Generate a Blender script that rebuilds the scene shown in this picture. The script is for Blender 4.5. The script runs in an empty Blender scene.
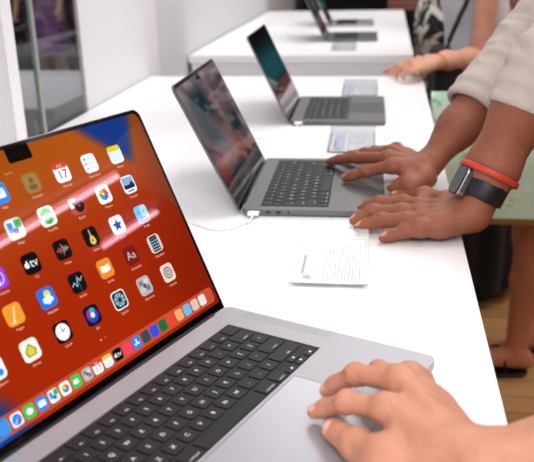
import bpy, bmesh, math, random
import numpy as np
from mathutils import Vector, Matrix
random.seed(4)
SC = bpy.context.scene
COL = SC.collection
sin, cos, pi = math.sin, math.cos, math.pi
R = math.radians

# ------------------------------------------------------------------ camera
CAM = np.array([0.17148, -0.79168, 0.3922]); YAW, PIT, ROL, F = R(8.816), R(19.868), R(-1.399), 785.546
fwd = np.array([-sin(YAW)*cos(PIT), cos(YAW)*cos(PIT), -sin(PIT)])
_r = np.array([cos(YAW), sin(YAW), 0]); _u = np.cross(_r, fwd)
cr = _r*cos(ROL)+_u*sin(ROL); cu = -_r*sin(ROL)+_u*cos(ROL)
def _ray(px, py): return fwd+(px-267)/F*cr-(py-231)/F*cu
def P(px, py, z=0.):                     # world point at height z seen at a pixel of the photo
    d = _ray(px, py); return CAM+d*((z-CAM[2])/d[2])
def AT(px, py, dep): return CAM+_ray(px, py)*dep
cam = bpy.data.cameras.new('camera'); co = bpy.data.objects.new('camera', cam); COL.objects.link(co)
co.matrix_world = Matrix(((cr[0], cu[0], -fwd[0], CAM[0]), (cr[1], cu[1], -fwd[1], CAM[1]), (cr[2], cu[2], -fwd[2], CAM[2]), (0, 0, 0, 1)))
cam.sensor_fit = 'HORIZONTAL'; cam.sensor_width = 36; cam.lens = F/534*36; cam.clip_start = .02
cam.dof.use_dof = True; cam.dof.focus_distance = 0.92; cam.dof.aperture_fstop = 8.0
SC.camera = co
SC.view_settings.view_transform = 'Standard'; SC.view_settings.look = 'None'; SC.view_settings.gamma = 1
SC.view_settings.exposure = -0.25; SC.view_settings.use_curve_mapping = False

# ------------------------------------------------------------------ materials
def lin(c):
    if isinstance(c, str): c = [int(c[i:i+2], 16) for i in (0, 2, 4)]
    return tuple(((v/255)/12.92 if v/255 <= .04045 else ((v/255+.055)/1.055)**2.4) for v in c)
MATS = {}
def mat(name, col, rough=.5, metal=0., noise=0., nscale=30., bump=0., bscale=200., spec=.5, sss=0., coat=0., emit=0.):
    if name in MATS: return MATS[name]
    m = bpy.data.materials.new(name); m.use_nodes = True; MATS[name] = m
    nt = m.node_tree; b = nt.nodes['Principled BSDF']; N = nt.nodes.new; L = nt.links.new
    c = lin(col); b.inputs['Base Color'].default_value = (*c, 1)
    b.inputs['Roughness'].default_value = rough; b.inputs['Metallic'].default_value = metal
    b.inputs['Specular IOR Level'].default_value = spec; b.inputs['Coat Weight'].default_value = coat
    if sss: b.inputs['Subsurface Weight'].default_value = sss; b.inputs['Subsurface Radius'].default_value = (1, .35, .2); b.inputs['Subsurface Scale'].default_value = .004
    if emit: b.inputs['Emission Color'].default_value = (*c, 1); b.inputs['Emission Strength'].default_value = emit
    tc = N('ShaderNodeTexCoord')
    if noise:
        t = N('ShaderNodeTexNoise'); t.inputs['Scale'].default_value = nscale; t.inputs['Detail'].default_value = 4
        mx = N('ShaderNodeMixRGB'); mx.inputs[1].default_value = (*[v*(1-noise) for v in c], 1); mx.inputs[2].default_value = (*[min(1, v*(1+noise)) for v in c], 1)
        L(tc.outputs['Object'], t.inputs['Vector']); L(t.outputs[0], mx.inputs[0]); L(mx.outputs[0], b.inputs['Base Color'])
    if bump:
        t = N('ShaderNodeTexNoise'); t.inputs['Scale'].default_value = bscale; t.inputs['Detail'].default_value = 3
        bp = N('ShaderNodeBump'); bp.inputs['Strength'].default_value = bump; bp.inputs['Distance'].default_value = .001
        L(tc.outputs['Object'], t.inputs['Vector']); L(t.outputs[0], bp.inputs['Height']); L(bp.outputs[0], b.inputs['Normal'])
    return m
def attr_mat(name, emissive=0., rough=.1, base=0., spec=.5):
    m = bpy.data.materials.new(name); m.use_nodes = True; nt = m.node_tree; b = nt.nodes['Principled BSDF']
    a = nt.nodes.new('ShaderNodeAttribute'); a.attribute_name = 'col'
    b.inputs['Roughness'].default_value = rough; b.inputs['Specular IOR Level'].default_value = spec
    if emissive:
        b.inputs['Base Color'].default_value = (0, 0, 0, 1); nt.links.new(a.outputs['Color'], b.inputs['Emission Color']); b.inputs['Emission Strength'].default_value = emissive
    else: nt.links.new(a.outputs['Color'], b.inputs['Base Color'])
    MATS[name] = m; return m
def clear_mat(name, tint=(1, 1, 1), gloss=.12, rough=.02):
    m = bpy.data.materials.new(name); m.use_nodes = True; nt = m.node_tree; N = nt.nodes.new; nt.nodes.clear()
    o = N('ShaderNodeOutputMaterial'); t = N('ShaderNodeBsdfTransparent'); g = N('ShaderNodeBsdfGlossy'); x = N('ShaderNodeMixShader')
    lw = N('ShaderNodeLayerWeight'); lw.inputs[0].default_value = .5; t.inputs[0].default_value = (*tint, 1); g.inputs['Roughness'].default_value = rough
    pw = N('ShaderNodeMath'); pw.operation = 'POWER'; pw.inputs[1].default_value = 5; mu = N('ShaderNodeMath'); mu.operation = 'MULTIPLY_ADD'; mu.inputs[1].default_value = .45; mu.inputs[2].default_value = gloss*.4
    nt.links.new(lw.outputs['Facing'], pw.inputs[0]); nt.links.new(pw.outputs[0], mu.inputs[0]); nt.links.new(mu.outputs[0], x.inputs[0]); nt.links.new(t.outputs[0], x.inputs[1]); nt.links.new(g.outputs[0], x.inputs[2]); nt.links.new(x.outputs[0], o.inputs[0])
    MATS[name] = m; return m

# ------------------------------------------------------------------ objects
def link(name, me, mats=(), parent=None, loc=None, smooth=None):
    o = bpy.data.objects.new(name, me); COL.objects.link(o)
    for m in mats: me.materials.append(m)
    if parent: o.parent = parent
    if loc is not None: o.location = loc
    if smooth is not None and len(me.polygons): me.polygons.foreach_set('use_smooth', [smooth]*len(me.polygons))
    return o
def tag(o, label=None, cat=None, group=None, kind=None):
    if label: o['label'] = label
    if cat: o['category'] = cat
    if group: o['group'] = group
    if kind: o['kind'] = kind
    return o
def thing(name, label, cat, loc=(0, 0, 0), rz=0, group=None):
    o = bpy.data.objects.new(name, None); COL.objects.link(o); o.empty_display_size = .05
    o.location = loc; o.rotation_euler = (0, 0, rz); return tag(o, label, cat, group)
def bm_obj(name, bm, mats, parent=None, loc=None, smooth=False):
    me = bpy.data.meshes.new(name); bm.normal_update(); bm.to_mesh(me); bm.free(); return link(name, me, mats, parent, loc, smooth)
def box(bm, x0, x1, y0, y1, z0, z1, bev=0, seg=2, mi=0, M=None):
    vs = [bm.verts.new((x, y, z)) for x in (x0, x1) for y in (y0, y1) for z in (z0, z1)]
    fs = [bm.faces.new([vs[i] for i in q]) for q in ((0, 1, 3, 2), (4, 6, 7, 5), (0, 4, 5, 1), (2, 3, 7, 6), (0, 2, 6, 4), (1, 5, 7, 3))]
    for f in fs: f.material_index = mi
    new = vs
    if bev:
        es = list({e for f in fs for e in f.edges})
        r = bmesh.ops.bevel(bm, geom=es, offset=bev, segments=seg, affect='EDGES', profile=.5)
        new = list({v for f in r['faces'] for v in f.verts} | {v for v in vs if v.is_valid})
        for f in r['faces']: f.material_index = mi
    if M is not None:
        for v in new: v.co = M @ v.co
    return new
def rrect(w, d, r, n=4, cx=0, cy=0):
    pts = []
    for (sx, sy, a0) in ((1, 1, 0), (-1, 1, 90), (-1, -1, 180), (1, -1, 270)):
        for k in range(n+1):
            a = R(a0+90*k/n); pts.append((cx+sx*(w/2-r)+r*cos(a), cy+sy*(d/2-r)+r*sin(a)))
    return pts
def loft(bm, rings, cap=True, mi=0):          # rings: list of lists of 3d points
    V = [[bm.verts.new(p) for p in r] for r in rings]; n = len(rings[0])
    for a, b in zip(V, V[1:]):
        for i in range(n):
            f = bm.faces.new((a[i], a[(i+1) % n], b[(i+1) % n], b[i])); f.material_index = mi
    if cap:
        f = bm.faces.new(V[0][::-1]); f.material_index = mi; f = bm.faces.new(V[-1]); f.material_index = mi
    return V
def slab(bm, w, d, r, z0, z1, eb=.003, et=.0006, n=6, cx=0, cy=0, mi=0):
    rings = []
    def ring(z, ins): rings.append([(x, y, z) for x, y in rrect(w-2*ins, d-2*ins, max(r-ins, .0003), n, cx, cy)])
    for k in range(4): a = R(90*k/3); ring(z0+eb*(1-cos(a)), eb*(1-sin(a)))
    ring(z1-et, 0); ring(z1-et*.3, et*.3); ring(z1, et)
    return loft(bm, rings, mi=mi)
def tube(bm, pts, r, n=8, mi=0, cap=True):
    pts = [Vector(p) for p in pts]; rings = []; up = Vector((0, 0, 1))
    for i, p in enumerate(pts):
        t = (pts[min(i+1, len(pts)-1)]-pts[max(i-1, 0)]).normalized()
        if abs(t.z) > .9: up = Vector((1, 0, 0))
        a = t.cross(up).normalized(); b = a.cross(t); rr = r[i] if isinstance(r, (list, tuple)) else r
        rings.append([p+a*rr*cos(2*pi*k/n)+b*rr*sin(2*pi*k/n) for k in range(n)])
    return loft(bm, rings, cap, mi)
def spline(pts, n=8):
    pts = [np.array(p, float) for p in pts]; pts = [2*pts[0]-pts[1]]+pts+[2*pts[-1]-pts[-2]]; out = []
    for i in range(1, len(pts)-2):
        a, b, c, d = pts[i-1:i+3]
        for k in range(n):
            t = k/n; out.append(.5*((2*b)+(-a+c)*t+(2*a-5*b+4*c-d)*t*t+(-a+3*b-3*c+d)*t**3))
    out.append(pts[-2]); return out
def bake(o):
    dg = bpy.context.evaluated_depsgraph_get(); dg.update()
    me = bpy.data.meshes.new_from_object(o.evaluated_get(dg)); o.modifiers.clear(); o.data = me; return o
_TXT = {}
def text_geo(s, size=1.):
    if s not in _TXT:
        c = bpy.data.curves.new('t', 'FONT'); c.body = s; c.size = 1; c.align_x = 'CENTER'; c.align_y = 'CENTER'; c.resolution_u = 2
        o = bpy.data.objects.new('t', c); COL.objects.link(o); bpy.context.view_layer.update()
        dg = bpy.context.evaluated_depsgraph_get(); me = o.evaluated_get(dg).to_mesh()
        _TXT[s] = ([tuple(v.co) for v in me.vertices], [tuple(p.vertices) for p in me.polygons])
        o.evaluated_get(dg).to_mesh_clear(); bpy.data.objects.remove(o); bpy.data.curves.remove(c)
    return _TXT[s]

# ------------------------------------------------------------------ implicit surfaces (bodies and cloth)
def V3(p): return np.array(p, float)
def smin(a, b, k):
    h = np.clip(.5+.5*(b-a)/k, 0, 1); return b*(1-h)+a*h-k*h*(1-h)
def smax(a, b, k): return -smin(-a, -b, k)
def cap(p, a, b, r1, r2=None):
    a, b = V3(a), V3(b); r2 = r1 if r2 is None else r2; ab = b-a
    t = np.clip(((p-a)@ab)/(ab@ab+1e-12), 0, 1); return np.linalg.norm(p-a-t[:, None]*ab, axis=1)-(r1+(r2-r1)*t)
def ell(p, c, rad, M=None):
    q = p-V3(c)
    if M is not None: q = q@M
    rad = V3(rad); k0 = np.linalg.norm(q/rad, axis=1); k1 = np.linalg.norm(q/rad**2, axis=1)+1e-9; return k0*(k0-1)/k1
def wob(p, s, ph=0.):
    x, y, z = p.T*s
    return (np.sin(x+1.7*y+ph)+np.sin(1.3*y-1.9*z+2*ph)+np.sin(1.6*z+1.2*x+.6*np.sin(y*2)+ph))/3
def surf(fn, lo, hi, h):
    lo, hi = V3(lo), V3(hi); n = np.maximum(((hi-lo)/(h*4)).astype(int)+2, 3); H = h*4
    ax = [lo[i]+H*np.arange(n[i]) for i in range(3)]
    G = np.stack(np.meshgrid(*ax, indexing='ij'), -1).reshape(-1, 3); D = fn(G).reshape(n)
    near = np.abs(D) < H*1.9
    nf = n*4; F_ = np.repeat(np.repeat(np.repeat(np.sign(D)*1., 4, 0), 4, 1), 4, 2).astype(np.float32)
    mk = np.argwhere(near)                       # coarse sample -> its surrounding fine block
    off = np.stack(np.meshgrid(*[np.arange(4)]*3, indexing='ij'), -1).reshape(-1, 3)
    idx = (mk[:, None, :]*4+off[None]-2).reshape(-1, 3); idx = idx[((idx >= 0) & (idx < nf)).all(1)]
    F_ = np.roll(F_, (-2, -2, -2), (0, 1, 2))
    pts = lo+idx*h
    for s in range(0, len(pts), 400000):
        e = slice(s, s+400000); F_[idx[e, 0], idx[e, 1], idx[e, 2]] = fn(pts[e])
    F_[[0, -1]] = 1; F_[:, [0, -1]] = 1; F_[:, :, [0, -1]] = 1
    S = F_ < 0; c = S[:-1, :-1, :-1]
    cnt = np.zeros(c.shape, np.int8); sub = [S[i:S.shape[0]-1+i, j:S.shape[1]-1+j, k:S.shape[2]-1+k] for i in (0, 1) for j in (0, 1) for k in (0, 1)]
    for s_ in sub: cnt += s_
    cells = np.argwhere((cnt > 0) & (cnt < 8)); vid = -np.ones(c.shape, np.int32); vid[tuple(cells.T)] = np.arange(len(cells))
    acc = np.zeros((len(cells), 3)); w = np.zeros(len(cells))
    cr8 = [(i, j, k) for i in (0, 1) for j in (0, 1) for k in (0, 1)]
    vals = {q: F_[cells[:, 0]+q[0], cells[:, 1]+q[1], cells[:, 2]+q[2]] for q in cr8}
    for a in cr8:
        for d in range(3):
            if a[d] == 0:
                b = list(a); b[d] = 1; b = tuple(b); va, vb = vals[a], vals[b]; m = (va < 0) != (vb < 0)
                t = np.where(m, va/(va-vb+1e-12), 0); q = np.array(a)[None]+t[:, None]*(np.array(b)-np.array(a))[None]
                acc[m] += q[m]; w[m] += 1
    verts = lo+(cells+acc/w[:, None])*h
    quads = []
    for d in range(3):
        o1, o2 = [(1, 2), (2, 0), (0, 1)][d]
        sl0 = [slice(1, -1)]*3; sl1 = [slice(1, -1)]*3; sl0[d] = slice(0, -1); sl1[d] = slice(1, None)
        A = S[tuple(sl0)]; B = S[tuple(sl1)]
        for flip in (False, True):
            e = np.argwhere((A & ~B) if not flip else (~A & B)); st = np.array([1, 1, 1]); st[d] = 0; e = e+st
            def cid(da, db):
                q = e.copy(); q[:, o1] -= da; q[:, o2] -= db; return vid[q[:, 0], q[:, 1], q[:, 2]]
            Q = np.stack([cid(0, 0), cid(1, 0), cid(1, 1), cid(0, 1)], 1)
            if flip: Q = Q[:, ::-1]
            quads.append(Q)
    Q = np.concatenate(quads); Q = Q[(Q >= 0).all(1)]
    return verts, Q
def relax(v, q, it=2):
    for _ in range(it):
        s = np.zeros_like(v); c = np.zeros(len(v))
        for a, b in ((0, 1), (1, 2), (2, 3), (3, 0)):
            np.add.at(s, q[:, a], v[q[:, b]]); np.add.at(s, q[:, b], v[q[:, a]]); np.add.at(c, q[:, a], 1); np.add.at(c, q[:, b], 1)
        v = v*.5+.5*s/np.maximum(c, 1)[:, None]
    return v
def to_mesh(name, parts):
    V, Q, n = [], [], 0
    for v, q in parts: V.append(v); Q.append(q+n); n += len(v)
    V = np.concatenate(V); Q = np.concatenate(Q)
    me = bpy.data.meshes.new(name); me.vertices.add(len(V)); me.vertices.foreach_set('co', V.astype(np.float32).ravel())
    me.loops.add(len(Q)*4); me.loops.foreach_set('vertex_index', Q.astype(np.int32).ravel())
    me.polygons.add(len(Q)); me.polygons.foreach_set('loop_start', np.arange(0, len(Q)*4, 4)); me.polygons.foreach_set('loop_total', np.full(len(Q), 4))
    me.update(calc_edges=True); me.validate(); me.polygons.foreach_set('use_smooth', [True]*len(me.polygons)); return me
def nrm(v): v = V3(v); return v/np.linalg.norm(v)

def chain(M, T, L, up, k=(0, 1, .75)):
    """joints of a finger from knuckle M to tip T, bending away from 'up'"""
    M, T = V3(M), V3(T); D = np.linalg.norm(T-M); s = D/sum(L)
    if s >= .995: L = [l*s*1.002 for l in L]; 
    def shape(a):
        p = [np.zeros(2)]; th = 0
        for l, kk in zip(L, k): th -= a*kk; p.append(p[-1]+l*np.array([cos(th), sin(th)]))
        return p
    lo, hi = 0, 1.7
    for _ in range(40):
        m = (lo+hi)/2
        if np.linalg.norm(shape(m)[-1]) > D: lo = m
        else: hi = m
    p = shape(lo); an = math.atan2(p[-1][1], p[-1][0]); c, s_ = cos(-an), sin(-an)
    x = nrm(T-M); y = V3(up)-x*(V3(up)@x); y = nrm(y); sc = D/np.linalg.norm(p[-1])
    return [M+((c*q[0]-s_*q[1])*x+(s_*q[0]+c*q[1])*y)*sc for q in p]

class Hand:
    """hand and forearm as one signed distance; fingers stay apart from one another"""
    def __init__(s, wrist, elbow, mcps, tips, thumb, up, sc=1., ups=None, arm_r=.040, frad=1., trad=1.):
        s.W, s.E, s.up, s.sc = V3(wrist), V3(elbow), nrm(up), sc
        Ls = [(.045, .026, .019), (.050, .030, .020), (.046, .028, .020), (.036, .021, .018)]
        s.f = [[V3(q) for q in t] if np.ndim(t) == 2 else chain(m, t, [l*sc for l in L], s.up if ups is None else ups[i]) for i, (m, t, L) in enumerate(zip(mcps, tips, Ls))]
        s.th = [V3(q) for q in thumb]; s.arm_r = arm_r; s.fr = frad; s.tr = trad
        ax = nrm(s.E-s.W); s.side = nrm(s.f[0][0]-s.f[3][0]); s.ax = ax
        sd = s.side-ax*(s.side@ax); s.sd = nrm(sd)
    def d(s, p):
        sc = s.sc; W, E = s.W, s.E; sd = s.sd
        w1, w2 = W+sd*.0135*sc, W-sd*.0135*sc; A = W+(E-W)*.30; B = W+(E-W)*.72
        r = s.arm_r
        arm = smin(cap(p, w1, A+sd*.010, .0185*sc, r*.78), cap(p, w2, A-sd*.010, .0175*sc, r*.78), .012)
        arm = smin(arm, smin(cap(p, A+sd*.006, B, r*.80, r), cap(p, B, E, r, r*.96), .02), .02)
        up = s.up*.002; pal = arm
        base = [w1+(s.f[0][0]-w1)*.10, W+sd*.005*sc, W-sd*.005*sc, w2]
        pd = None
        for i in range(4):
            m = s.f[i][0]; a = base[i]; q = cap(p, a, m-s.up*.002, .0155*sc, (.0118, .0122, .0114, .0104)[i]*sc)
            pd = q if pd is None else smin(pd, q, .009*sc)
        for i in range(3): pd = smin(pd, cap(p, s.f[i][0]*.75+W*.25-s.up*.004, s.f[i+1][0]*.75+W*.25-s.up*.004, .0115*sc), .01*sc)
        # thumb root and heel of the hand
        pd = smin(pd, cap(p, s.th[0], s.th[1], .0165*sc, .0135*sc), .016*sc)
        pd = smin(pd, cap(p, W*.7+s.f[0][0]*.3-s.up*.005*sc, s.th[0], .016*sc), .016*sc)
        pd = smin(pd, cap(p, w2-s.up*.004, s.f[3][0]*.6+w2*.4-s.up*.006, .0155*sc), .014*sc)
        pd = smin(pd, cap(p, s.th[1]*.8+s.f[0][0]*.2, s.f[0][0]*.6+s.th[0]*.4, .008*sc), .012*sc)
        pal = smin(arm, pd, .022*sc)
        for i in range(4):                         # knuckles and tendons on the back of the hand
            m = s.f[i][0]; pal = smin(pal, ell(p, m+s.up*.0035*sc, (.0085*sc,)*3), .009*sc)
            pal = smin(pal, cap(p, m+s.up*.0065*sc, m*.45+base[i]*.55+s.up*.0080*sc, .0030*sc, .0020*sc), .010*sc)
        out = pal
        R_ = [(.0103, .0094, .0084, .0070), (.0106, .0097, .0087, .0072), (.0100, .0092, .0082, .0068), (.0090, .0080, .0072, .0060)]
        for c, rr in zip(s.f, R_):
            rr = [x*sc*s.fr for x in rr]; tip = c[3]-nrm(c[3]-c[2])*rr[3]*.75
            f = smin(cap(p, c[0], c[1], rr[0], rr[1]), cap(p, c[1], c[2], rr[1]*.98, rr[2]), .005*sc)
            f = smin(f, cap(p, c[2], tip, rr[2], rr[3]), .004*sc)
            f = smin(f, ell(p, c[1], (rr[1]*1.07,)*3), .004*sc)
            for j, w in ((1, .0010), (2, .0007)):   # creases across the joints
                ax = nrm(c[j+1]-c[j-1]); t = (p-c[j])@ax; g = np.exp(-(t/.0045)**2)
                f = f+g*w*np.cos(t*2*pi/.0024)
            out = np.minimum(out, smin(pal, f, .009*sc))
        t = s.th; tip = t[3]-nrm(t[3]-t[2])*.0085*sc; tr = s.tr*sc
        f = smin(cap(p, t[1], t[2], .0128*tr, .0112*tr), cap(p, t[2], tip, .0115*tr, .0088*tr), .006*sc)
        ax = nrm(t[3]-t[1]); u = (p-t[2])@ax; f = f+np.exp(-(u/.005)**2)*.0006*np.cos(u*2*pi/.0026)
        out = np.minimum(out, smin(pal, f, .014*sc))
        return out+.0004*wob(p, 240)+.00025*wob(p, 610, 1.3)
    def bounds(s, m=.035):
        a = np.array([s.W, s.E]+[q for c in s.f for q in c]+s.th); return a.min(0)-m-s.arm_r*.6, a.max(0)+m+s.arm_r*.6
    def nails(s, me, up=None, tup=None):
        """mark the faces of the nails"""
        n = len(me.polygons); c = np.empty(n*3); me.polygons.foreach_get('center', c); c = c.reshape(-1, 3)
        nn = np.empty(n*3); me.polygons.foreach_get('normal', nn); nn = nn.reshape(-1, 3); mi = np.zeros(n, np.int32)
        for i, ch in enumerate(s.f+[s.th]):
            ax = nrm(ch[3]-ch[2]); prev = nrm(ch[2]-ch[1]); u = s.up if i < 4 else (V3(tup) if tup is not None else s.up)
            dn = nrm(u-ax*(u@ax)); sd = np.cross(ax, dn); r = (.0072 if i < 4 else .0088)*s.sc
            q = c-ch[3]; t = q@ax; w = q@sd; h = q@dn
            m = ((t+.0065*s.sc)/(.0062*s.sc))**2+(w/(r*.78))**2 < 1
            m &= (h > 0) & (h < .02) & (nn@dn > .45); mi[m] = 1
        me.polygons.foreach_set('material_index', np.maximum(mi, 0)); return mi

# ------------------------------------------------------------------ laptops
M_SILVER = mat('silver_aluminium', (172, 172, 178), .42, .5, bump=.03, bscale=900)
M_GREY = mat('space_grey_aluminium', (112, 112, 116), .42, .5, bump=.03, bscale=900)
M_KEY = mat('key_black', (27, 27, 31), .5, spec=.35); M_LEG = mat('key_legend', (225, 225, 230), .5, emit=.35)  # legends get a slight glow of their own to read brighter
M_WELL = mat('keyboard_well_black', (12, 12, 14), .6); M_BEZEL = mat('black_glass', (4, 4, 6), .08, spec=.4); M_RUB = mat('black_rubber', (16, 16, 17), .7)
M_DISP = attr_mat('display', 1.27, .012, spec=.36)
M_GRILLE = mat('speaker_grille', (96, 96, 100), .6)

class Draw:
    def __init__(s): s.v, s.f, s.c = [], [], []
    def poly(s, pts, col, z):
        n = len(s.v); s.v += [(x, y, z) for x, y in pts]; s.f.append(tuple(range(n, n+len(pts)))); s.c.append(lin(col))
    def rr(s, cx, cy, w, h, r, col, z, rot=0):
        p = rrect(w, h, r, 4); s.poly([(cx+x*cos(rot)-y*sin(rot), cy+x*sin(rot)+y*cos(rot)) for x, y in p], col, z)
    def disc(s, cx, cy, r, col, z, n=20, ry=None): s.poly([(cx+r*cos(2*pi*i/n), cy+(ry or r)*sin(2*pi*i/n)) for i in range(n)], col, z)
    def star(s, cx, cy, r, col, z):
        s.poly([(cx+(r if i % 2 == 0 else r*.45)*sin(pi*i/5), cy+(r if i % 2 == 0 else r*.45)*cos(pi*i/5)) for i in range(10)], col, z)
    def line(s, x0, y0, x1, y1, w, col, z):
        d = math.hypot(x1-x0, y1-y0); nx, ny = -(y1-y0)/d*w/2, (x1-x0)/d*w/2; s.poly([(x0+nx, y0+ny), (x0-nx, y0-ny), (x1-nx, y1-ny), (x1+nx, y1+ny)], col, z)
    def text(s, t, cx, cy, size, col, z, rot=0):
        V, Fc = text_geo(t); n = len(s.v); s.v += [(cx+(x*cos(rot)-y*sin(rot))*size, cy+(x*sin(rot)+y*cos(rot))*size, z) for x, y, _ in V]
        for f in Fc: s.f.append(tuple(n+i for i in f)); s.c.append(lin(col))
    def grid(s, w, h, r, fn, z, cx=0, cy=0, nx=90, ny=60):
        n = len(s.v); idx = {}
        for j in range(ny+1):
            for i in range(nx+1):
                x, y = -w/2+w*i/nx, -h/2+h*j/ny
                ox, oy = max(abs(x)-(w/2-r), 0), max(abs(y)-(h/2-r), 0)
                if y > 0 and ox and oy and math.hypot(ox, oy) > r:
                    k = r/math.hypot(ox, oy); x = math.copysign(w/2-r+ox*k, x); y = math.copysign(h/2-r+oy*k, y)
                s.v.append((x+cx, y+cy, z))
        for j in range(ny):
            for i in range(nx):
                a = n+j*(nx+1)+i; s.f.append((a, a+1, a+nx+2, a+nx+1)); s.c.append([lin(fn((i+dx)/nx, (j+dy)/ny)) for dx, dy in ((0, 0), (1, 0), (1, 1), (0, 1))])
    def build(s, name, mats, parent):
        me = bpy.data.meshes.new(name); me.from_pydata(s.v, [], s.f); a = me.color_attributes.new('col', 'FLOAT_COLOR', 'CORNER'); k = 0
        for f, c in zip(s.f, s.c):
            for q in range(len(f)): a.data[k].color = (*(c[q] if isinstance(c, list) else c), 1); k += 1
        return link(name, me, mats, parent)
def mixc(a, b, t): t = max(0, min(1, t)); return tuple(x+(y-x)*t for x, y in zip(a, b))
def sst(a, b, x): t = max(0, min(1, (x-a)/(b-a))); return t*t*(3-2*t)

def wall_orange(x, y):       # x from the left, y from the bottom of the display
    c = mixc((178, 44, 8), (190, 88, 16), sst(.45, 1., y+.10*(1-x)))
    c = mixc(c, (120, 22, 8), sst(.6, 1.02, x)*sst(.85, .2, y)*.6)
    c = mixc(c, (146, 74, 22), sst(.82, 1., y)*sst(.75, .35, x)*.5)
    c = mixc(c, (112, 46, 14), sst(.86, 1.02, x)*sst(.3, .7, y)*.6)
    c = tuple(v*.92 for v in c); b = sst(-.02, .07, y-(1-(x-.71)*1.3))*sst(.985, .93, x+.3*(1-y))
    c = mixc(c, (8, 52, 128), b)
    c = mixc(c, (14, 62, 134), sst(.24, .15, x+.35*y)*sst(.2, .1, y+.0*x))
    return c
def wall_swirl(x, y):
    a = sin(5*x+7*y+2.2*sin(4*y-2*x)); b = sin(9*x-4*y+1.7*sin(6*x+3*y))
    c = mixc((104, 84, 94), (20, 56, 64), sst(-.3, .6, a)); c = mixc(c, (150, 118, 130), sst(.4, 1, b)*.6)
    c = mixc(c, (128, 44, 40), sst(.1, .9, sin(11*x+3*y))*sst(.55, .2, y)*.7); c = mixc(c, (158, 138, 148), sst(.82, 1, y)*.8)
    return mixc(tuple(v*.74 for v in c), (22, 16, 22), sst(.22, .02, y))
def wall_teal(x, y):
    c = mixc((16, 18, 22), (30, 92, 100), sst(.95, .62, y)*sst(.2, .5, y)); c = mixc(c, (96, 44, 42), sst(.42, .25, y)*sst(.02, .2, y)); return tuple(v*.72 for v in mixc(c, (120, 96, 104), sst(.14, .02, y)*.8))

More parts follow.
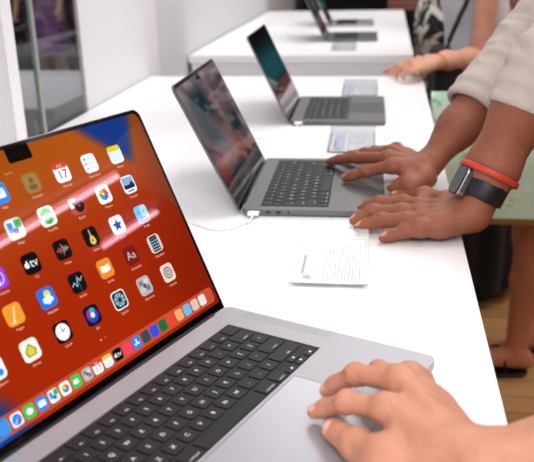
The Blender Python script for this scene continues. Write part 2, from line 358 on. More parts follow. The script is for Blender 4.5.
def icon(d, kind, x, y, S=.0192):
    r = S*.23; z1, z2, z3, z4 = .0004, .0005, .0006, .0007
    def bg(c): d.rr(x, y, S, S, r, c, z1)
    h = S/2
    if kind == 'mail':
        bg((40, 140, 240)); d.rr(x, y, S*.68, S*.46, S*.05, (245, 250, 255), z2); d.line(x-S*.32, y+S*.2, x, y-S*.03, S*.04, (120, 170, 220), z3); d.line(x, y-S*.03, x+S*.32, y+S*.2, S*.04, (120, 170, 220), z3)
    elif kind == 'contacts':
        bg((150, 118, 62)); d.rr(x-S*.03, y, S*.8, S*.84, r*.8, (158, 126, 70), z2); d.disc(x, y+S*.12, S*.15, (122, 92, 52), z3); d.disc(x, y-S*.22, S*.26, (122, 92, 52), z3, ry=S*.14)
    elif kind == 'calendar':
        bg((248, 248, 250)); d.rr(x, y+S*.36, S, S*.28, r*.6, (214, 66, 58), z2); d.text('JUL', x, y+S*.35, S*.26, (250, 220, 215), z3); d.text('17', x, y-S*.12, S*.66, (40, 42, 60), z3)
    elif kind == 'reminders':
        bg((240, 246, 250))
        for k, c in enumerate(((30, 120, 240), (240, 90, 60), (250, 150, 30))): d.disc(x-S*.27, y+S*(.26-.26*k), S*.07, c, z2, 10); d.line(x-S*.12, y+S*(.26-.26*k), x+S*.35, y+S*(.26-.26*k), S*.03, (170, 190, 205), z2)
    elif kind == 'notes':
        bg((226, 244, 246)); d.rr(x, y+S*.35, S, S*.3, r*.7, (228, 204, 40), z2); [d.line(x-S*.35, y-S*.1*k, x+S*.35, y-S*.1*k, S*.015, (190, 205, 205), z3) for k in (0, 1.5, 3)]
    elif kind == 'maps':
        bg((214, 236, 214)); d.poly([(x-h*.9, y-h*.8), (x-h*.1, y-h*.9), (x+h*.1, y+h*.9), (x-h*.5, y+h*.9)], (250, 250, 250), z2); d.rr(x-S*.22, y+S*.1, S*.3, S*.5, S*.05, (60, 150, 220), z3); d.rr(x+S*.25, y+S*.2, S*.4, S*.42, S*.1, (70, 176, 90), z3); d.disc(x+S*.02, y-S*.12, S*.16, (30, 110, 220), z4)
    elif kind == 'findmy':
        bg((232, 244, 236)); d.disc(x, y, S*.4, (120, 214, 140), z2); d.rr(x, y+S*.02, S*.8, S*.12, S*.04, (240, 250, 245), z3); d.disc(x, y-S*.16, S*.24, (40, 170, 90), z3); d.disc(x, y, S*.09, (255, 255, 255), z4)
    elif kind == 'booth':
        bg((190, 80, 70)); d.rr(x-S*.2, y+S*.12, S*.5, S*.5, S*.08, (245, 240, 240), z2); d.disc(x-S*.18, y+S*.1, S*.1, (60, 30, 30), z3); d.disc(x+S*.14, y-S*.1, S*.34, (28, 22, 28), z3); d.disc(x+S*.14, y-S*.06, S*.1, (140, 60, 60), z4)
    elif kind == 'photos':
        bg((248, 248, 246))
        for k, c in enumerate(((250, 180, 40), (240, 110, 40), (226, 60, 80), (160, 80, 190), (60, 110, 220), (50, 170, 190), (90, 180, 80), (190, 210, 60))): a = pi/2-k*pi/4; d.disc(x+cos(a)*S*.2, y+sin(a)*S*.2, S*.14, c, z2+.00001*k, 12)
    elif kind == 'preview':
        bg((236, 240, 244)); d.rr(x, y+S*.16, S*.84, S*.5, S*.06, (130, 176, 226), z2); d.rr(x, y-S*.12, S*.84, S*.22, S*.04, (26, 34, 54), z3); d.disc(x+S*.22, y+S*.0, S*.13, (28, 36, 56), z4); d.rr(x, y-S*.36, S*.5, S*.1, S*.03, (110, 150, 190), z3)
    elif kind == 'podcasts':
        bg((150, 70, 220)); d.disc(x, y, S*.36, (236, 214, 250), z2); d.disc(x, y, S*.3, (150, 70, 220), z3); d.disc(x, y+S*.06, S*.1, (250, 240, 255), z4); d.rr(x, y-S*.16, S*.12, S*.3, S*.05, (250, 240, 255), z4)
    elif kind == 'tv':
        bg((12, 12, 14)); d.text('tv', x+S*.16, y, S*.62, (245, 245, 245), z2); d.disc(x-S*.27, y-S*.03, S*.14, (245, 245, 245), z2); d.disc(x-S*.22, y+S*.15, S*.05, (245, 245, 245), z2, 8); d.disc(x-S*.12, y, S*.05, (12, 12, 14), z3, 8)
    elif kind == 'voice':
        bg((16, 16, 18))
        for k in range(9): hh = S*(.06, .14, .3, .2, .6, .34, .16, .26, .1)[k]; d.line(x+S*(k-4)*.09, y-hh/2, x+S*(k-4)*.09, y+hh/2, S*.035, (226, 110, 100) if k < 5 else (200, 205, 210), z2)
    elif kind == 'guitar':
        bg((18, 14, 12)); d.line(x, y+S*.4, x, y-S*.1, S*.07, (210, 190, 160), z2); d.disc(x+S*.02, y-S*.22, S*.2, (224, 196, 110), z3); d.disc(x+S*.02, y-S*.06, S*.13, (224, 196, 110), z3); d.disc(x, y-S*.2, S*.06, (90, 50, 20), z4)
    elif kind == 'movie':
        bg((244, 246, 250)); d.star(x, y-S*.01, S*.36, (44, 66, 170), z2)
    elif kind == 'finder':
        bg((110, 196, 236)); d.rr(x+S*.22, y, S*.5, S*.9, S*.1, (168, 222, 244), z2); d.disc(x-S*.18, y+S*.14, S*.04, (16, 40, 90), z3, 8); d.disc(x+S*.2, y+S*.14, S*.04, (16, 40, 90), z3, 8); d.line(x-S*.24, y-S*.18, x+S*.24, y-S*.18, S*.04, (16, 40, 90), z3); d.rr(x, y-S*.36, S*.8, S*.16, S*.05, (70, 110, 220), z3)
    elif kind == 'pages':
        bg((240, 158, 50)); d.line(x-S*.16, y-S*.36, x+S*.16, y+S*.34, S*.08, (252, 226, 190), z2); d.line(x-S*.3, y-S*.36, x+S*.05, y-S*.36, S*.03, (252, 236, 210), z2)
    elif kind == 'weather':
        bg((36, 116, 232)); d.disc(x+S*.08, y+S*.16, S*.2, (246, 214, 70), z2); [d.disc(x+a*S, y+b*S, c*S, (226, 240, 240), z3) for a, b, c in ((-.14, -.1, .16), (.06, -.04, .18), (.22, -.12, .12), (.02, -.16, .16))]
    elif kind == 'stocks':
        bg((14, 20, 26)); p = [(-.4, -.12), (-.2, .05), (-.08, -.2), (.08, .25), (.2, .02), (.4, .22)]; [d.line(x+a[0]*S, y+a[1]*S, x+b[0]*S, y+b[1]*S, S*.04, (190, 214, 220), z2) for a, b in zip(p, p[1:])]; d.line(x+S*.08, y-S*.4, x+S*.08, y+S*.4, S*.02, (70, 130, 190), z2)
    elif kind == 'books':
        bg((236, 140, 46)); d.poly([(x, y-S*.22), (x-S*.32, y-S*.16), (x-S*.32, y+S*.2), (x, y+S*.14)], (250, 240, 226), z2); d.poly([(x, y-S*.22), (x, y+S*.14), (x+S*.32, y+S*.2), (x+S*.32, y-S*.16)], (250, 246, 236), z2)
    elif kind == 'dict':
        bg((122, 26, 26)); d.text('Aa', x, y, S*.62, (214, 190, 200), z2)
    elif kind == 'calc':
        bg((214, 206, 196)); d.rr(x, y, S*.6, S*.88, S*.06, (26, 30, 36), z2)
        for a in range(3):
            for b in range(5): d.rr(x+(a-1)*S*.18, y+(b-2)*S*.16, S*.12, S*.09, S*.02, (150, 190, 205) if b < 4 else (90, 110, 120), z3)
    elif kind == 'freeform':
        bg((240, 246, 252)); d.line(x-S*.3, y-S*.3, x+S*.1, y+S*.36, S*.14, (40, 140, 240), z2); d.disc(x+S*.2, y-S*.2, S*.16, (40, 140, 240), z2)
    elif kind == 'home':
        bg((250, 248, 232)); d.poly([(x-S*.34, y-S*.02), (x, y+S*.34), (x+S*.34, y-S*.02), (x+S*.26, y-S*.3), (x-S*.26, y-S*.3)], (150, 178, 90), z2); d.poly([(x-S*.2, y-S*.04), (x, y+S*.18), (x+S*.2, y-S*.04), (x+S*.14, y-S*.22), (x-S*.14, y-S*.22)], (246, 206, 50), z3)
    elif kind == 'clock':
        bg((16, 16, 18)); d.disc(x, y, S*.41, (246, 248, 250), z2, 28); d.line(x, y, x-S*.02, y+S*.3, S*.035, (20, 30, 50), z3); d.line(x, y, x+S*.2, y+S*.12, S*.045, (20, 30, 50), z3)
        for k in range(12): d.disc(x+cos(k*pi/6)*S*.34, y+sin(k*pi/6)*S*.34, S*.02, (60, 70, 90), z3, 6)
    elif kind == 'siri':
        bg((22, 18, 40)); d.disc(x, y, S*.38, (44, 70, 190), z2); d.disc(x-S*.1, y+S*.1, S*.22, (180, 50, 110), z3); d.disc(x+S*.08, y+S*.2, S*.16, (50, 180, 160), z3+.00003); d.disc(x+S*.02, y, S*.14, (220, 232, 255), z4)
    elif kind == 'lens':
        bg((232, 236, 238)); d.rr(x, y, S*.86, S*.86, r*.8, (26, 40, 60), z2); d.disc(x, y, S*.36, (150, 180, 196), z3); [d.line(x-S*.36*cos(a), y-S*.36*sin(a), x+S*.36*cos(a), y+S*.36*sin(a), S*.05, (26, 40, 60), z4) for a in (0, pi/4, pi/2, 3*pi/4)]; d.disc(x, y, S*.12, (26, 40, 60), z4)
    elif kind == 'shots':
        bg((186, 178, 180)); [d.rr(x+a*S, y+b*S, S*.3, S*.26, S*.05, c, z2) for a, b, c in ((-.2, .2, (120, 130, 140)), (.2, .2, (206, 216, 220)), (-.2, -.18, (220, 190, 180)), (.2, -.18, (90, 130, 140)))]; d.disc(x, y, S*.13, (110, 80, 90), z3)
    elif kind == 'capture':
        bg((246, 214, 196)); d.rr(x, y, S*.8, S*.8, S*.12, (226, 206, 196), z2); d.disc(x, y, S*.33, (92, 88, 84), z3); d.disc(x, y, S*.26, (226, 206, 196), z4); d.disc(x, y, S*.17, (92, 88, 84), z4+.0001); d.disc(x, y, S*.1, (226, 206, 196), z4+.0002)
    elif kind == 'compass':
        bg((240, 246, 250)); d.disc(x, y, S*.4, (30, 140, 236), z2); d.line(x-S*.2, y-S*.24, x+S*.2, y+S*.24, S*.08, (240, 240, 244), z3); d.line(x, y, x+S*.2, y+S*.24, S*.08, (236, 70, 60), z4)
    elif kind == 'store':
        bg((36, 132, 240)); d.line(x-S*.2, y-S*.24, x+S*.08, y+S*.28, S*.08, (250, 250, 255), z2); d.line(x+S*.2, y-S*.24, x-S*.08, y+S*.28, S*.08, (250, 250, 255), z2); d.line(x-S*.3, y-S*.1, x+S*.3, y-S*.1, S*.08, (250, 250, 255), z2)
    elif kind in ('chat', 'video'):
        bg((60, 200, 90)); d.disc(x, y, S*.3, (250, 255, 250), z2, ry=S*.24) if kind == 'chat' else d.rr(x-S*.06, y, S*.5, S*.36, S*.08, (250, 255, 250), z2)
    else:
        bg(kind)

def lidring(w, h):        # large radius at the top corners, small at the bottom
    p = []
    for x, y in rrect(w, h, .0097, 8):
        if y < 0:
            ox, oy = abs(x)-(w/2-.0097), -y-(h/2-.0097)
            k = math.hypot(max(ox, 0), max(oy, 0))
        p.append((x, y))
    q = rrect(w, h, .0097, 8)[:18]; b = rrect(w, h, .0025, 8)[18:]; return q+b
def screen_launch(lid, W):
    d = Draw(); w, h = W-.0090, .2300; cy = .0096+h/2
    d.grid(w, h, .009, wall_orange, .0002, 0, cy)
    d.rr(0, .2396-.0068, .0285, .0146, .002, (3, 3, 4), .0004)
    d.text('Search', -.02, .218, .0035, (226, 150, 90), .0004)
    rows = [['store', 'compass', 'mail', 'contacts', 'calendar', 'reminders', 'notes'], ['video', 'chat', 'maps', 'findmy', 'booth', 'photos', 'preview'],
            [(240, 60, 90), 'podcasts', 'tv', 'voice', 'guitar', 'movie', 'finder'], [(60, 180, 110), 'pages', 'weather', 'stocks', 'books', 'dict', 'calc'],
            ['freeform', 'home', 'clock', 'siri', 'lens', 'shots', 'capture']]
    names = [['Store', 'Web', 'Mail', 'Contacts', 'Calendar', 'Reminders', 'Notes'], ['Video', 'Messages', 'Maps', 'Find My', 'Booth', 'Photos', 'Preview'],
             ['Music', 'Podcasts', 'TV', 'Voice', 'Guitar', 'Movie', 'Finder'], ['Numbers', 'Pages', 'Weather', 'Stocks', 'Books', 'Dictionary', 'Calculator'],
             ['Freeform', 'Home', 'Clock', 'Siri', 'System', 'Shortcuts', 'Capture']]
    for j in range(5):
        for i in range(7):
            x, y = (i-3)*.0388, .0672+(4-j)*.0340; icon(d, rows[j][i], x, y); d.text(names[j][i], x, y-.0134, .0036, (246, 196, 170), .0004)
    d.disc(-.003, .0425, .0008, (250, 200, 180), .0004, 8); d.disc(.003, .0425, .0008, (220, 120, 90), .0004, 8)
    # dock
    d.rr(.0055, .0220, .326, .0176, .005, (196, 78, 52), .0003)
    d.rr(-.1410, .0220, .030, .0172, .005, (74, 124, 190), .00035)
    dock = [('freeform'), (70, 150, 230), 'compass', 'chat', 'mail', 'maps', 'photos', 'video', 'shots', 'calendar', 'notes', 'tv', (238, 70, 96), 'store', (60, 74, 84), (50, 80, 226), (30, 110, 60), (226, 70, 50), (240, 170, 110), (110, 186, 236), (216, 196, 180), (236, 222, 220)]
    for i, k in enumerate(dock): icon(d, k, W/2-(.3235-.0140*i), .0220, .0118)
    return d.build('screen', [M_DISP], lid)
def screen_swirl(fn):
    def f(lid, W, hh):
        d = Draw(); h = hh-.016; d.grid(W-.010, h, .008, fn, .0002, 0, .0095+h/2, 60, 40); d.rr(0, .0095+h-.0045, .0275, .0100, .002, (3, 3, 4), .0004); return d.build('screen', [M_DISP], lid)
    return f

ROWS = [[('esc', 1.5)]+[('F%d' % i, 1) for i in range(1, 13)]+[('', 1)],
        [(c, 1) for c in '`1234567890-=']+[('delete', 1.5)],
        [('tab', 1.5)]+[(c, 1) for c in 'QWERTYUIOP[]\\'],
        [('caps lock', 1.75)]+[(c, 1) for c in "ASDFGHJKL;'"]+[('return', 1.75)],
        [('shift', 2.25)]+[(c, 1) for c in 'ZXCVBNM,./']+[('shift', 2.25)],
        [('fn', 1), ('control', 1), ('option', 1), ('command', 1.25), ('', 5), ('command', 1.25), ('option', 1), ('\u25c4', 1), ('\u25b2', -1), ('\u25ba', 1)]]
KEYS = {}
def key_mesh(t, w, d):
    k = (t, round(w, 5), round(d, 5))
    if k in KEYS: return KEYS[k]
    bm = bmesh.new()
    rings = [[(x, y, z) for x, y in rrect(d-2*i, w-2*i, .0018, 3)] for z, i in ((0, 0), (.0009, .0001), (.0011, .0004))]
    loft(bm, rings); me = bpy.data.meshes.new('key'); 
    if t:
        V, Fc = text_geo(t); long = len(t) > 2; s = (.0032 if long else .0062) if d > .012 else .004
        if not long and len(t) == 2: s = .0038
        ox, oy = (d*.27, 0) if (long or len(t) == 2) else (0, 0)
        vs = [bm.verts.new((ox-y*s, oy+x*s, .00116)) for x, y, _ in V]
        for f in Fc:
            try: bm.faces.new([vs[i] for i in f]).material_index = 1
            except ValueError: pass
    bm.normal_update(); bm.to_mesh(me); bm.free(); me.materials.append(M_KEY); me.materials.append(M_LEG); KEYS[k] = me; return me

def laptop(label, loc, rz, W, D, lidang, metal, screen, keys=True, vb=.0277, vf=.1389, group='laptops set out on the white tables', ms=True):
    """origin at the centre of the base; the user sits on the +x side"""
    h = .0115
    t = thing('laptop', label, 'laptop', loc, rz, group)
    xb = lambda v: v-D/2
    tp = (.160, .100) if W > .33 else (.130, .081); tx0, tx1 = xb(vf+.0035), xb(min(vf+.0035+tp[1], D-.003))
    bm = bmesh.new(); V = slab(bm, D, W, .0105, .0013, h, .0035, .0005, 8)
    top = [f for f in bm.faces if all(abs(v.co.z-h) < 1e-6 for v in f.verts)]; bmesh.ops.delete(bm, geom=top, context='FACES_ONLY')
    es = [bm.edges.get((V[-1][k], V[-1][(k+1) % len(V[-1])])) for k in range(len(V[-1]))]
    for x0, x1, hw, dp in ((xb(vb), xb(vf), .1400, .0014), (tx0, tx1, tp[0]/2, .0010)):      # sunken wells
        a = [bm.verts.new((x, y, h)) for x, y in rrect(x1-x0, 2*hw, .0015, 3, (x0+x1)/2, 0)]; b = [bm.verts.new((v.co.x, v.co.y, h-dp)) for v in a]; n = len(a)
        for k in range(n): bm.faces.new((a[(k+1) % n], a[k], b[k], b[(k+1) % n])); es.append(bm.edges.get((a[k], a[(k+1) % n])))
        bm.faces.new(b)
    bmesh.ops.triangle_fill(bm, use_beauty=True, use_dissolve=False, edges=es, normal=(0, 0, 1)); bmesh.ops.recalc_face_normals(bm, faces=bm.faces)
    base = bm_obj('base', bm, [metal, M_GRILLE], t)
    # keyboard
    bm = bmesh.new(); box(bm, xb(vb)+.0001, xb(vf)-.0001, -.1399, .1399, h-.0013, h-.0011); kb = bm_obj('keyboard', bm, [M_WELL], t)
    p = .019; rp = (vf-vb-.001)/6; gap = .0026
    if keys:
        for j, row in enumerate(ROWS):
            y = -14.5*p/2
            for (c, w) in row:
                x = xb(vb)+.0005+rp*(j+.5)
                if w == -1:
                    for s, ch in ((-1, '\u25b2'), (1, '\u25bc')):
                        link('key', key_mesh(ch, p-gap, rp/2-gap*.6), (), kb, (x+s*rp/4, y+p/2, h-.00105))
                    y += p; continue
                hh = rp/2-gap*.6 if c in '\u25c4\u25ba' and c else rp-gap; xo = rp/4 if hh < .01 else 0
                link('key', key_mesh(c, w*p-gap, hh), (), kb, (x+xo, y+w*p/2, h-.00105)); y += w*p
    else:
        bm = bmesh.new(); box(bm, xb(vb)+.001, xb(vf)-.001, -.138, .138, h-.001, h-.0003); bm_obj('key_field', bm, [M_KEY], kb)
    bm = bmesh.new(); box(bm, tx0+.0004, tx1-.0004, -tp[0]/2+.0004, tp[0]/2-.0004, h-.0009, h-.00012, .0002, 1); bm_obj('trackpad', bm, [mat('trackpad_'+metal.name, (176, 176, 184) if metal is M_SILVER else (118, 118, 122), .3, .4)], t)
    for s in (-1, 1):                                  # speaker grilles: rows of fine holes
        bm = bmesh.new(); box(bm, xb(vb)+.002, xb(vf)-.002, s*(W/2-.0095)-.0045*(W > .33)-.002, s*(W/2-.0095)+.0045*(W > .33)+.002, h-.0002, h+.00003)
        g = bm_obj('speaker_grille', bm, [metal.name == 'silver_aluminium' and MATS['grille_silver'] or MATS['grille_grey']], t)
    # hinge
    bm = bmesh.new(); tube(bm, [(xb(.0002), -W/2+.026, h-.003), (xb(.0002), W/2-.026, h-.003)], .0040, 14); bm_obj('hinge', bm, [M_WELL], t, smooth=True)
    # lid
    hh = .2445 if W > .33 else D-.0055; A = R(lidang); lv, lz = -.0022, .0081
    lid_m = Matrix(((0, cos(A), sin(A), lv-D/2), (1, 0, 0, 0), (0, sin(A), -cos(A), lz), (0, 0, 0, 1)))
    bm = bmesh.new(); rings = [[(x, y+hh/2, z) for x, y in lidring(W-2*i, hh-.0008-2*i)] for z, i in ((-.0042, .0014), (-.0038, .0005), (-.0030, 0), (-.0002, 0), (0, .0002))]; loft(bm, rings)
    lid = bm_obj('lid', bm, [metal], t); lid.matrix_local = lid_m
    bm = bmesh.new(); rings = [[(x, (y+(hh-.0012-.0004)/2+.0004) if y > 0 else -.0004+(y+(hh-.0016)/2)*1.0, z) for x, y in lidring(W-.0016-2*i, hh-.0016-2*i)] for z, i in ((-.0001, 0), (.0001, 0), (.00015, .0001))]; loft(bm, rings); bm_obj('bezel', bm, [M_BEZEL], lid)
    if screen is screen_launch: screen(lid, W)
    else: screen(lid, W, hh)
    # ports along the left side (y < 0)
    if ms:
        for v, w, n in ((.020, .012, 'charging_port'), (.042, .0085, 'usb_port'), (.058, .0085, 'usb_port'), (.074, .0036, 'headphone_port')):
            bm = bmesh.new(); ring = rrect(w, .0034, .0016, 4, xb(v), .0068); loft(bm, [[(x, -W/2+.0005, z) for x, z in ring], [(x, -W/2-.0001, z) for x, z in ring]]); bm_obj(n, bm, [M_WELL], t)
    for sx in (-1, 1):
        for sy in (-1, 1):
            bm = bmesh.new(); tube(bm, [(sx*(D/2-.022), sy*(W/2-.022), 0), (sx*(D/2-.022), sy*(W/2-.022), .0016)], .009, 16); bm_obj('rubber_foot', bm, [M_RUB], t)
    return t
def grille_mat(name, col):
    m = mat(name, col, .45, .5); nt = m.node_tree; b = nt.nodes['Principled BSDF']; N = nt.nodes.new; L = nt.links.new
    tc = N('ShaderNodeTexCoord'); mp = N('ShaderNodeMapping'); mp.inputs['Scale'].default_value = (800, 800, 0); v = N('ShaderNodeTexVoronoi'); v.inputs['Randomness'].default_value = 0
    rp = N('ShaderNodeValToRGB'); rp.color_ramp.elements[0].position = .25; rp.color_ramp.elements[1].position = .32
    rp.color_ramp.elements[0].color = (.28, .28, .285, 1); rp.color_ramp.elements[1].color = (*lin(col), 1); v.inputs['Scale'].default_value = 1
    L(tc.outputs['Object'], mp.inputs[0]); L(mp.outputs[0], v.inputs['Vector']); L(v.outputs['Distance'], rp.inputs[0]); L(rp.outputs[0], b.inputs['Base Color'])
grille_mat('grille_silver', (172, 172, 178)); grille_mat('grille_grey', (112, 112, 116))

def place(rr, a, W, D):      # rear right corner and heading -> centre of the base
    a = R(a); c, s = cos(a), sin(a); v, u = D/2, W/2
    return (rr[0]+v*c+u*s, rr[1]+v*s-u*c, 0), a
A16 = (.3557, .2481); A14 = (.3126, .2212)
l, a = place((0, 0), -22.475, *A16)
laptop('large silver laptop nearest the camera with an orange screen full of app icons', l, a, *A16, 115.69, M_SILVER, screen_launch)
l2, a2 = place((-.0511, .6580), 1.18, *A14)
lap2 = laptop('grey laptop in the middle of the near table used by the person wearing a watch', l2, a2, *A14, 116.13, M_GREY, screen_swirl(wall_swirl), vf=.1345)
l3, a3 = place((-.0532, 1.3150), 1.22, *A14)
laptop('grey laptop nobody is touching, third from the camera, dark teal screen', l3, a3, *A14, 115.38, M_GREY, screen_swirl(wall_teal), vf=.1345)
l4, a4 = place((-.095, 2.985), 1.2, *A14)
laptop('dark grey laptop at the near end of the far table', l4, a4, *A14, 116, M_GREY, screen_swirl(wall_swirl), keys=False, vf=.1345)
l5, a5 = place((-.125, 3.66), 1.2, *A14)
laptop('small blurred laptop further back on the far table, behind another laptop', l5, a5, *A14, 116, M_SILVER, screen_swirl(wall_teal), keys=False, vf=.1345)

def charge_cable(label, lc, an, pts, lead=None):
    t = thing('charging_cable', label, 'cable', (0, 0, 0)); M = Matrix.Translation(lc) @ Matrix.Rotation(an, 4, 'Z'); W, D = A14[0]+.0004, A14[1]
    q = M @ Vector((-D/2+.020, -W/2-.0125, .0068)); bm = bmesh.new()
    box(bm, -D/2+.020-.009, -D/2+.020+.009, -W/2-.0125, -W/2-.0001, .0040, .0096, .0014, 2, M=M); bm_obj('plug', bm, [mat('white_plastic', (240, 240, 242), .35)], t)
    d = M.to_3x3() @ Vector((0, -1, 0)); P_ = [q+d*-.002, q+d*.012+Vector((0, 0, -.001)), q+d*.028+Vector((-.004, 0, -.0040))]+[Vector(p) for p in pts]
    bm = bmesh.new(); tube(bm, spline(P_, 8), .0016, 8); bm_obj('cord', bm, [MATS['white_plastic']], t, smooth=True); return t
charge_cable('thin white charging cable looping from the middle laptop across the near table', l2, a2, [P(248, 221, .0018), P(236, 227, .0018), P(217, 230, .0018), P(198, 225, .0018), P(170, 214, .0018), P(120, 195, .0018), P(70, 178, .0018), P(40, 150, .0018)])
charge_cable('short white charging cable plugged into the third laptop from the camera', l3, a3, [P(290, 131, .0018), P(281, 136, .0018), P(262, 139, .0018), P(235, 135, .0018), P(200, 122, .0018)])

# ------------------------------------------------------------------ acrylic card holders
M_ACR = clear_mat('clear_acrylic', (.97, .98, .985), .10, .03); M_PAPER = mat('card_paper', (238, 238, 242), .7); attr_mat('card_print', 0, .7)
def card(label, x, y, rz, w=.098, d=.180):
    t = thing('card_holder', label, 'card holder', (x, y, 0), rz, 'clear acrylic card holders')
    bm = bmesh.new(); box(bm, -w/2, w/2, -d/2, d/2, 0, .0025, .0006, 1)
    tilt = Matrix.Translation((0, -d/2, .0030)) @ Matrix.Rotation(R(4.5), 4, 'X') @ Matrix.Translation((0, d/2, 0))
    box(bm, -w/2, w/2, -d/2+.001, d/2, 0, .0025, .0006, 1, M=tilt); box(bm, -w/2, w/2, -d/2-.003, -d/2+.0015, .0, .0075, .001, 2); box(bm, -w/2, w/2, d/2-.003, d/2, .0024, .0165, .0006, 1)
    bm_obj('holder', bm, [M_ACR], t)
    D_ = Draw(); iw, idp = w-.012, d-.014; D_.rr(0, 0, iw, idp, .001, (236, 236, 240), 0)
    rnd = random.Random(3)
    D_.rr(-iw*.30, 0, iw*.26, idp*.92, .001, (206, 206, 232), .0001)
    for k in range(11):
        xx = -iw*.08+k*iw*.052; yy = -idp*.44
        while yy < idp*.40:
            L_ = rnd.uniform(.004, .013)
            if rnd.random() < .85: D_.line(xx, yy, xx, yy+L_, .0012, (120, 120, 134), .0001)
            yy += L_+.0022
    D_.line(-iw*.40, -idp*.30, -iw*.40, idp*.1, .0030, (120, 120, 134), .0002); D_.disc(-iw*.32, -idp*.38, .005, (140, 140, 150), .0002)
    o = D_.build('printed_card', [MATS['card_print']], t); o.matrix_local = Matrix.Translation((0, 0, .0027)) @ Matrix.Translation((0, -d/2, .0030)) @ Matrix.Rotation(R(4.5), 4, 'X') @ Matrix.Translation((0, d/2, .0004)) if False else Matrix.Translation((0, 0, .0028))
card('clear acrylic card holder closest to the camera, beside the hand wearing the watch', .107, .168, R(1), d=.166)
card('clear acrylic card holder lying between the middle laptop and the third laptop', .105, .835, R(1))
card('clear acrylic card holder just beyond the third laptop near the table end', .100, 1.470, R(1))
card('small blurred card holder on the near edge of the far table', .0, 2.47, R(1))

# ------------------------------------------------------------------ tables
M_TBL = mat('white_tabletop', (246, 246, 248), .35, bump=.01, bscale=60); M_PANEL = mat('white_panel', (226, 226, 232), .5)
def table(label, x0, x1, y0, y1, front=False):
    t = thing('display_table', label, 'table', ((x0+x1)/2, (y0+y1)/2, -.9)); cx, cy = (x0+x1)/2, (y0+y1)/2; s = lambda b: bmesh.ops.translate(b, verts=b.verts, vec=(-cx, -cy, .9))
    bm = bmesh.new(); box(bm, x0, x1, y0, y1, -.030, -.00005, .0015, 2); s(bm); bm_obj('tabletop', bm, [M_TBL], t)
    for q in ((y0+.002, y0+.05), (y1-.05, y1-.002)):
        bm = bmesh.new(); box(bm, x0+.01, x1-.002 if front else x1-.15, *q, -.9, -.030, .002, 1); s(bm); bm_obj('end_panel', bm, [M_PANEL], t)
    bm = bmesh.new(); box(bm, x0+.30, x0+.34, y0+.05, y1-.05, -.9, -.030); s(bm); bm_obj('centre_panel', bm, [M_PANEL], t)
    return t
table('long white display table nearest the camera holding three laptops', -.595, .2844, -1.7, 1.735)
table('white display table further back behind the gap holding two laptops', -.595, .272, 2.255, 4.42, True)

# ------------------------------------------------------------------ room
def wood():
    m = mat('wood_floor', (176, 128, 80), .45); nt = m.node_tree; b = nt.nodes['Principled BSDF']; N = nt.nodes.new; L = nt.links.new
    tc = N('ShaderNodeTexCoord'); br = N('ShaderNodeTexBrick'); br.inputs['Scale'].default_value = 1; br.inputs['Brick Width'].default_value = 1.4; br.inputs['Row Height'].default_value = .09; br.inputs['Mortar Size'].default_value = .002
    br.inputs['Color1'].default_value = (*lin((196, 146, 92)), 1); br.inputs['Color2'].default_value = (*lin((168, 118, 70)), 1); br.inputs['Mortar'].default_value = (*lin((96, 62, 36)), 1)
    mp = N('ShaderNodeMapping'); mp.inputs['Scale'].default_value = (1.2, 26, 1); ns = N('ShaderNodeTexNoise'); ns.inputs['Scale'].default_value = 3; ns.inputs['Detail'].default_value = 6
    mx = N('ShaderNodeMixRGB'); mx.blend_type = 'MULTIPLY'; mx.inputs[0].default_value = .55
    L(tc.outputs['Object'], br.inputs['Vector']); L(tc.outputs['Object'], mp.inputs[0]); L(mp.outputs[0], ns.inputs['Vector']); L(br.outputs[0], mx.inputs[1]); L(ns.outputs['Color'], mx.inputs[2]); L(mx.outputs[0], b.inputs['Base Color']); return m
def struct(name, x0, x1, y0, y1, z0, z1, m, bev=0):
    bm = bmesh.new(); box(bm, x0, x1, y0, y1, z0, z1, bev, 1); return tag(bm_obj(name, bm, [m]), kind='structure')
M_WALL = mat('wall_white', (222, 222, 224), .8, noise=.02, nscale=2); M_WALL2 = mat('wall_panel_grey', (206, 206, 209), .8, noise=.02, nscale=2)
M_DARK = mat('dark_wall', (46, 44, 46), .9); M_CEIL = mat('ceiling_white', (200, 200, 200), .9)
struct('floor', -.612, 8, -4, 10, -.95, -.9, wood())
struct('wall_left', -.612, -.60, 1.17, 1.86, -.9, 2.1, M_WALL)
struct('wall_left_far', -.70, -.602, 1.862, 6.2, -.9, 2.1, M_WALL2)
struct('wall_left_near', -.612, -.60, -4, .745, -.9, 2.1, M_WALL2)
struct('wall_back', -6, 8, 10, 10.1, -.9, 2.1, M_DARK)
struct('wall_right', 8, 8.1, -4, 10, -.9, 2.1, mat('wall_shadow_grey', (70, 68, 68), .9))  # unseen wall, tone kept dark so the screens reflect little
struct('wall_front', -6, 8, -4.1, -4, -.9, 2.1, mat('wall_grey', (150, 150, 150), .9))
struct('ceiling', -6, 8, -4, 10, 2.1, 2.2, M_CEIL)
# glazed opening between the two white panels
w = tag(thing('window_1', None, None, (-.65, .97, -.9)), kind='structure')
for nme, y0, y1 in (('window_post', .752, .800), ('window_mullion', .893, .906)):
    bm = bmesh.new(); box(bm, .038, .050, y0-.97, y1-.97, 0, 3.0, .002, 1); bm_obj(nme, bm, [mat('frame_white', (238, 238, 240), .5) if nme == 'window_post' else mat('frame_glass_edge', (150, 156, 150), .4)], w)
clear_mat('window_glass', (.86, .86, .87), .10, .02)
for y0, y1 in ((.801, .892), (.907, 1.169)):
    bm = bmesh.new(); box(bm, .040, .046, y0-.97, y1-.97, 0.02, 2.99); bm_obj('glass_pane', bm, [MATS['window_glass']], w)
struct('floor_2', -6, -.612, -4, 10, -.95, -.9, mat('grey_floor', (150, 150, 150), .5, noise=.08, nscale=3))
struct('wall_2', -6.1, -6, -4, 10, -.9, 2.1, M_DARK)
struct('wall_3', -6, -.7, 7.5, 7.6, -.9, 2.1, M_DARK)

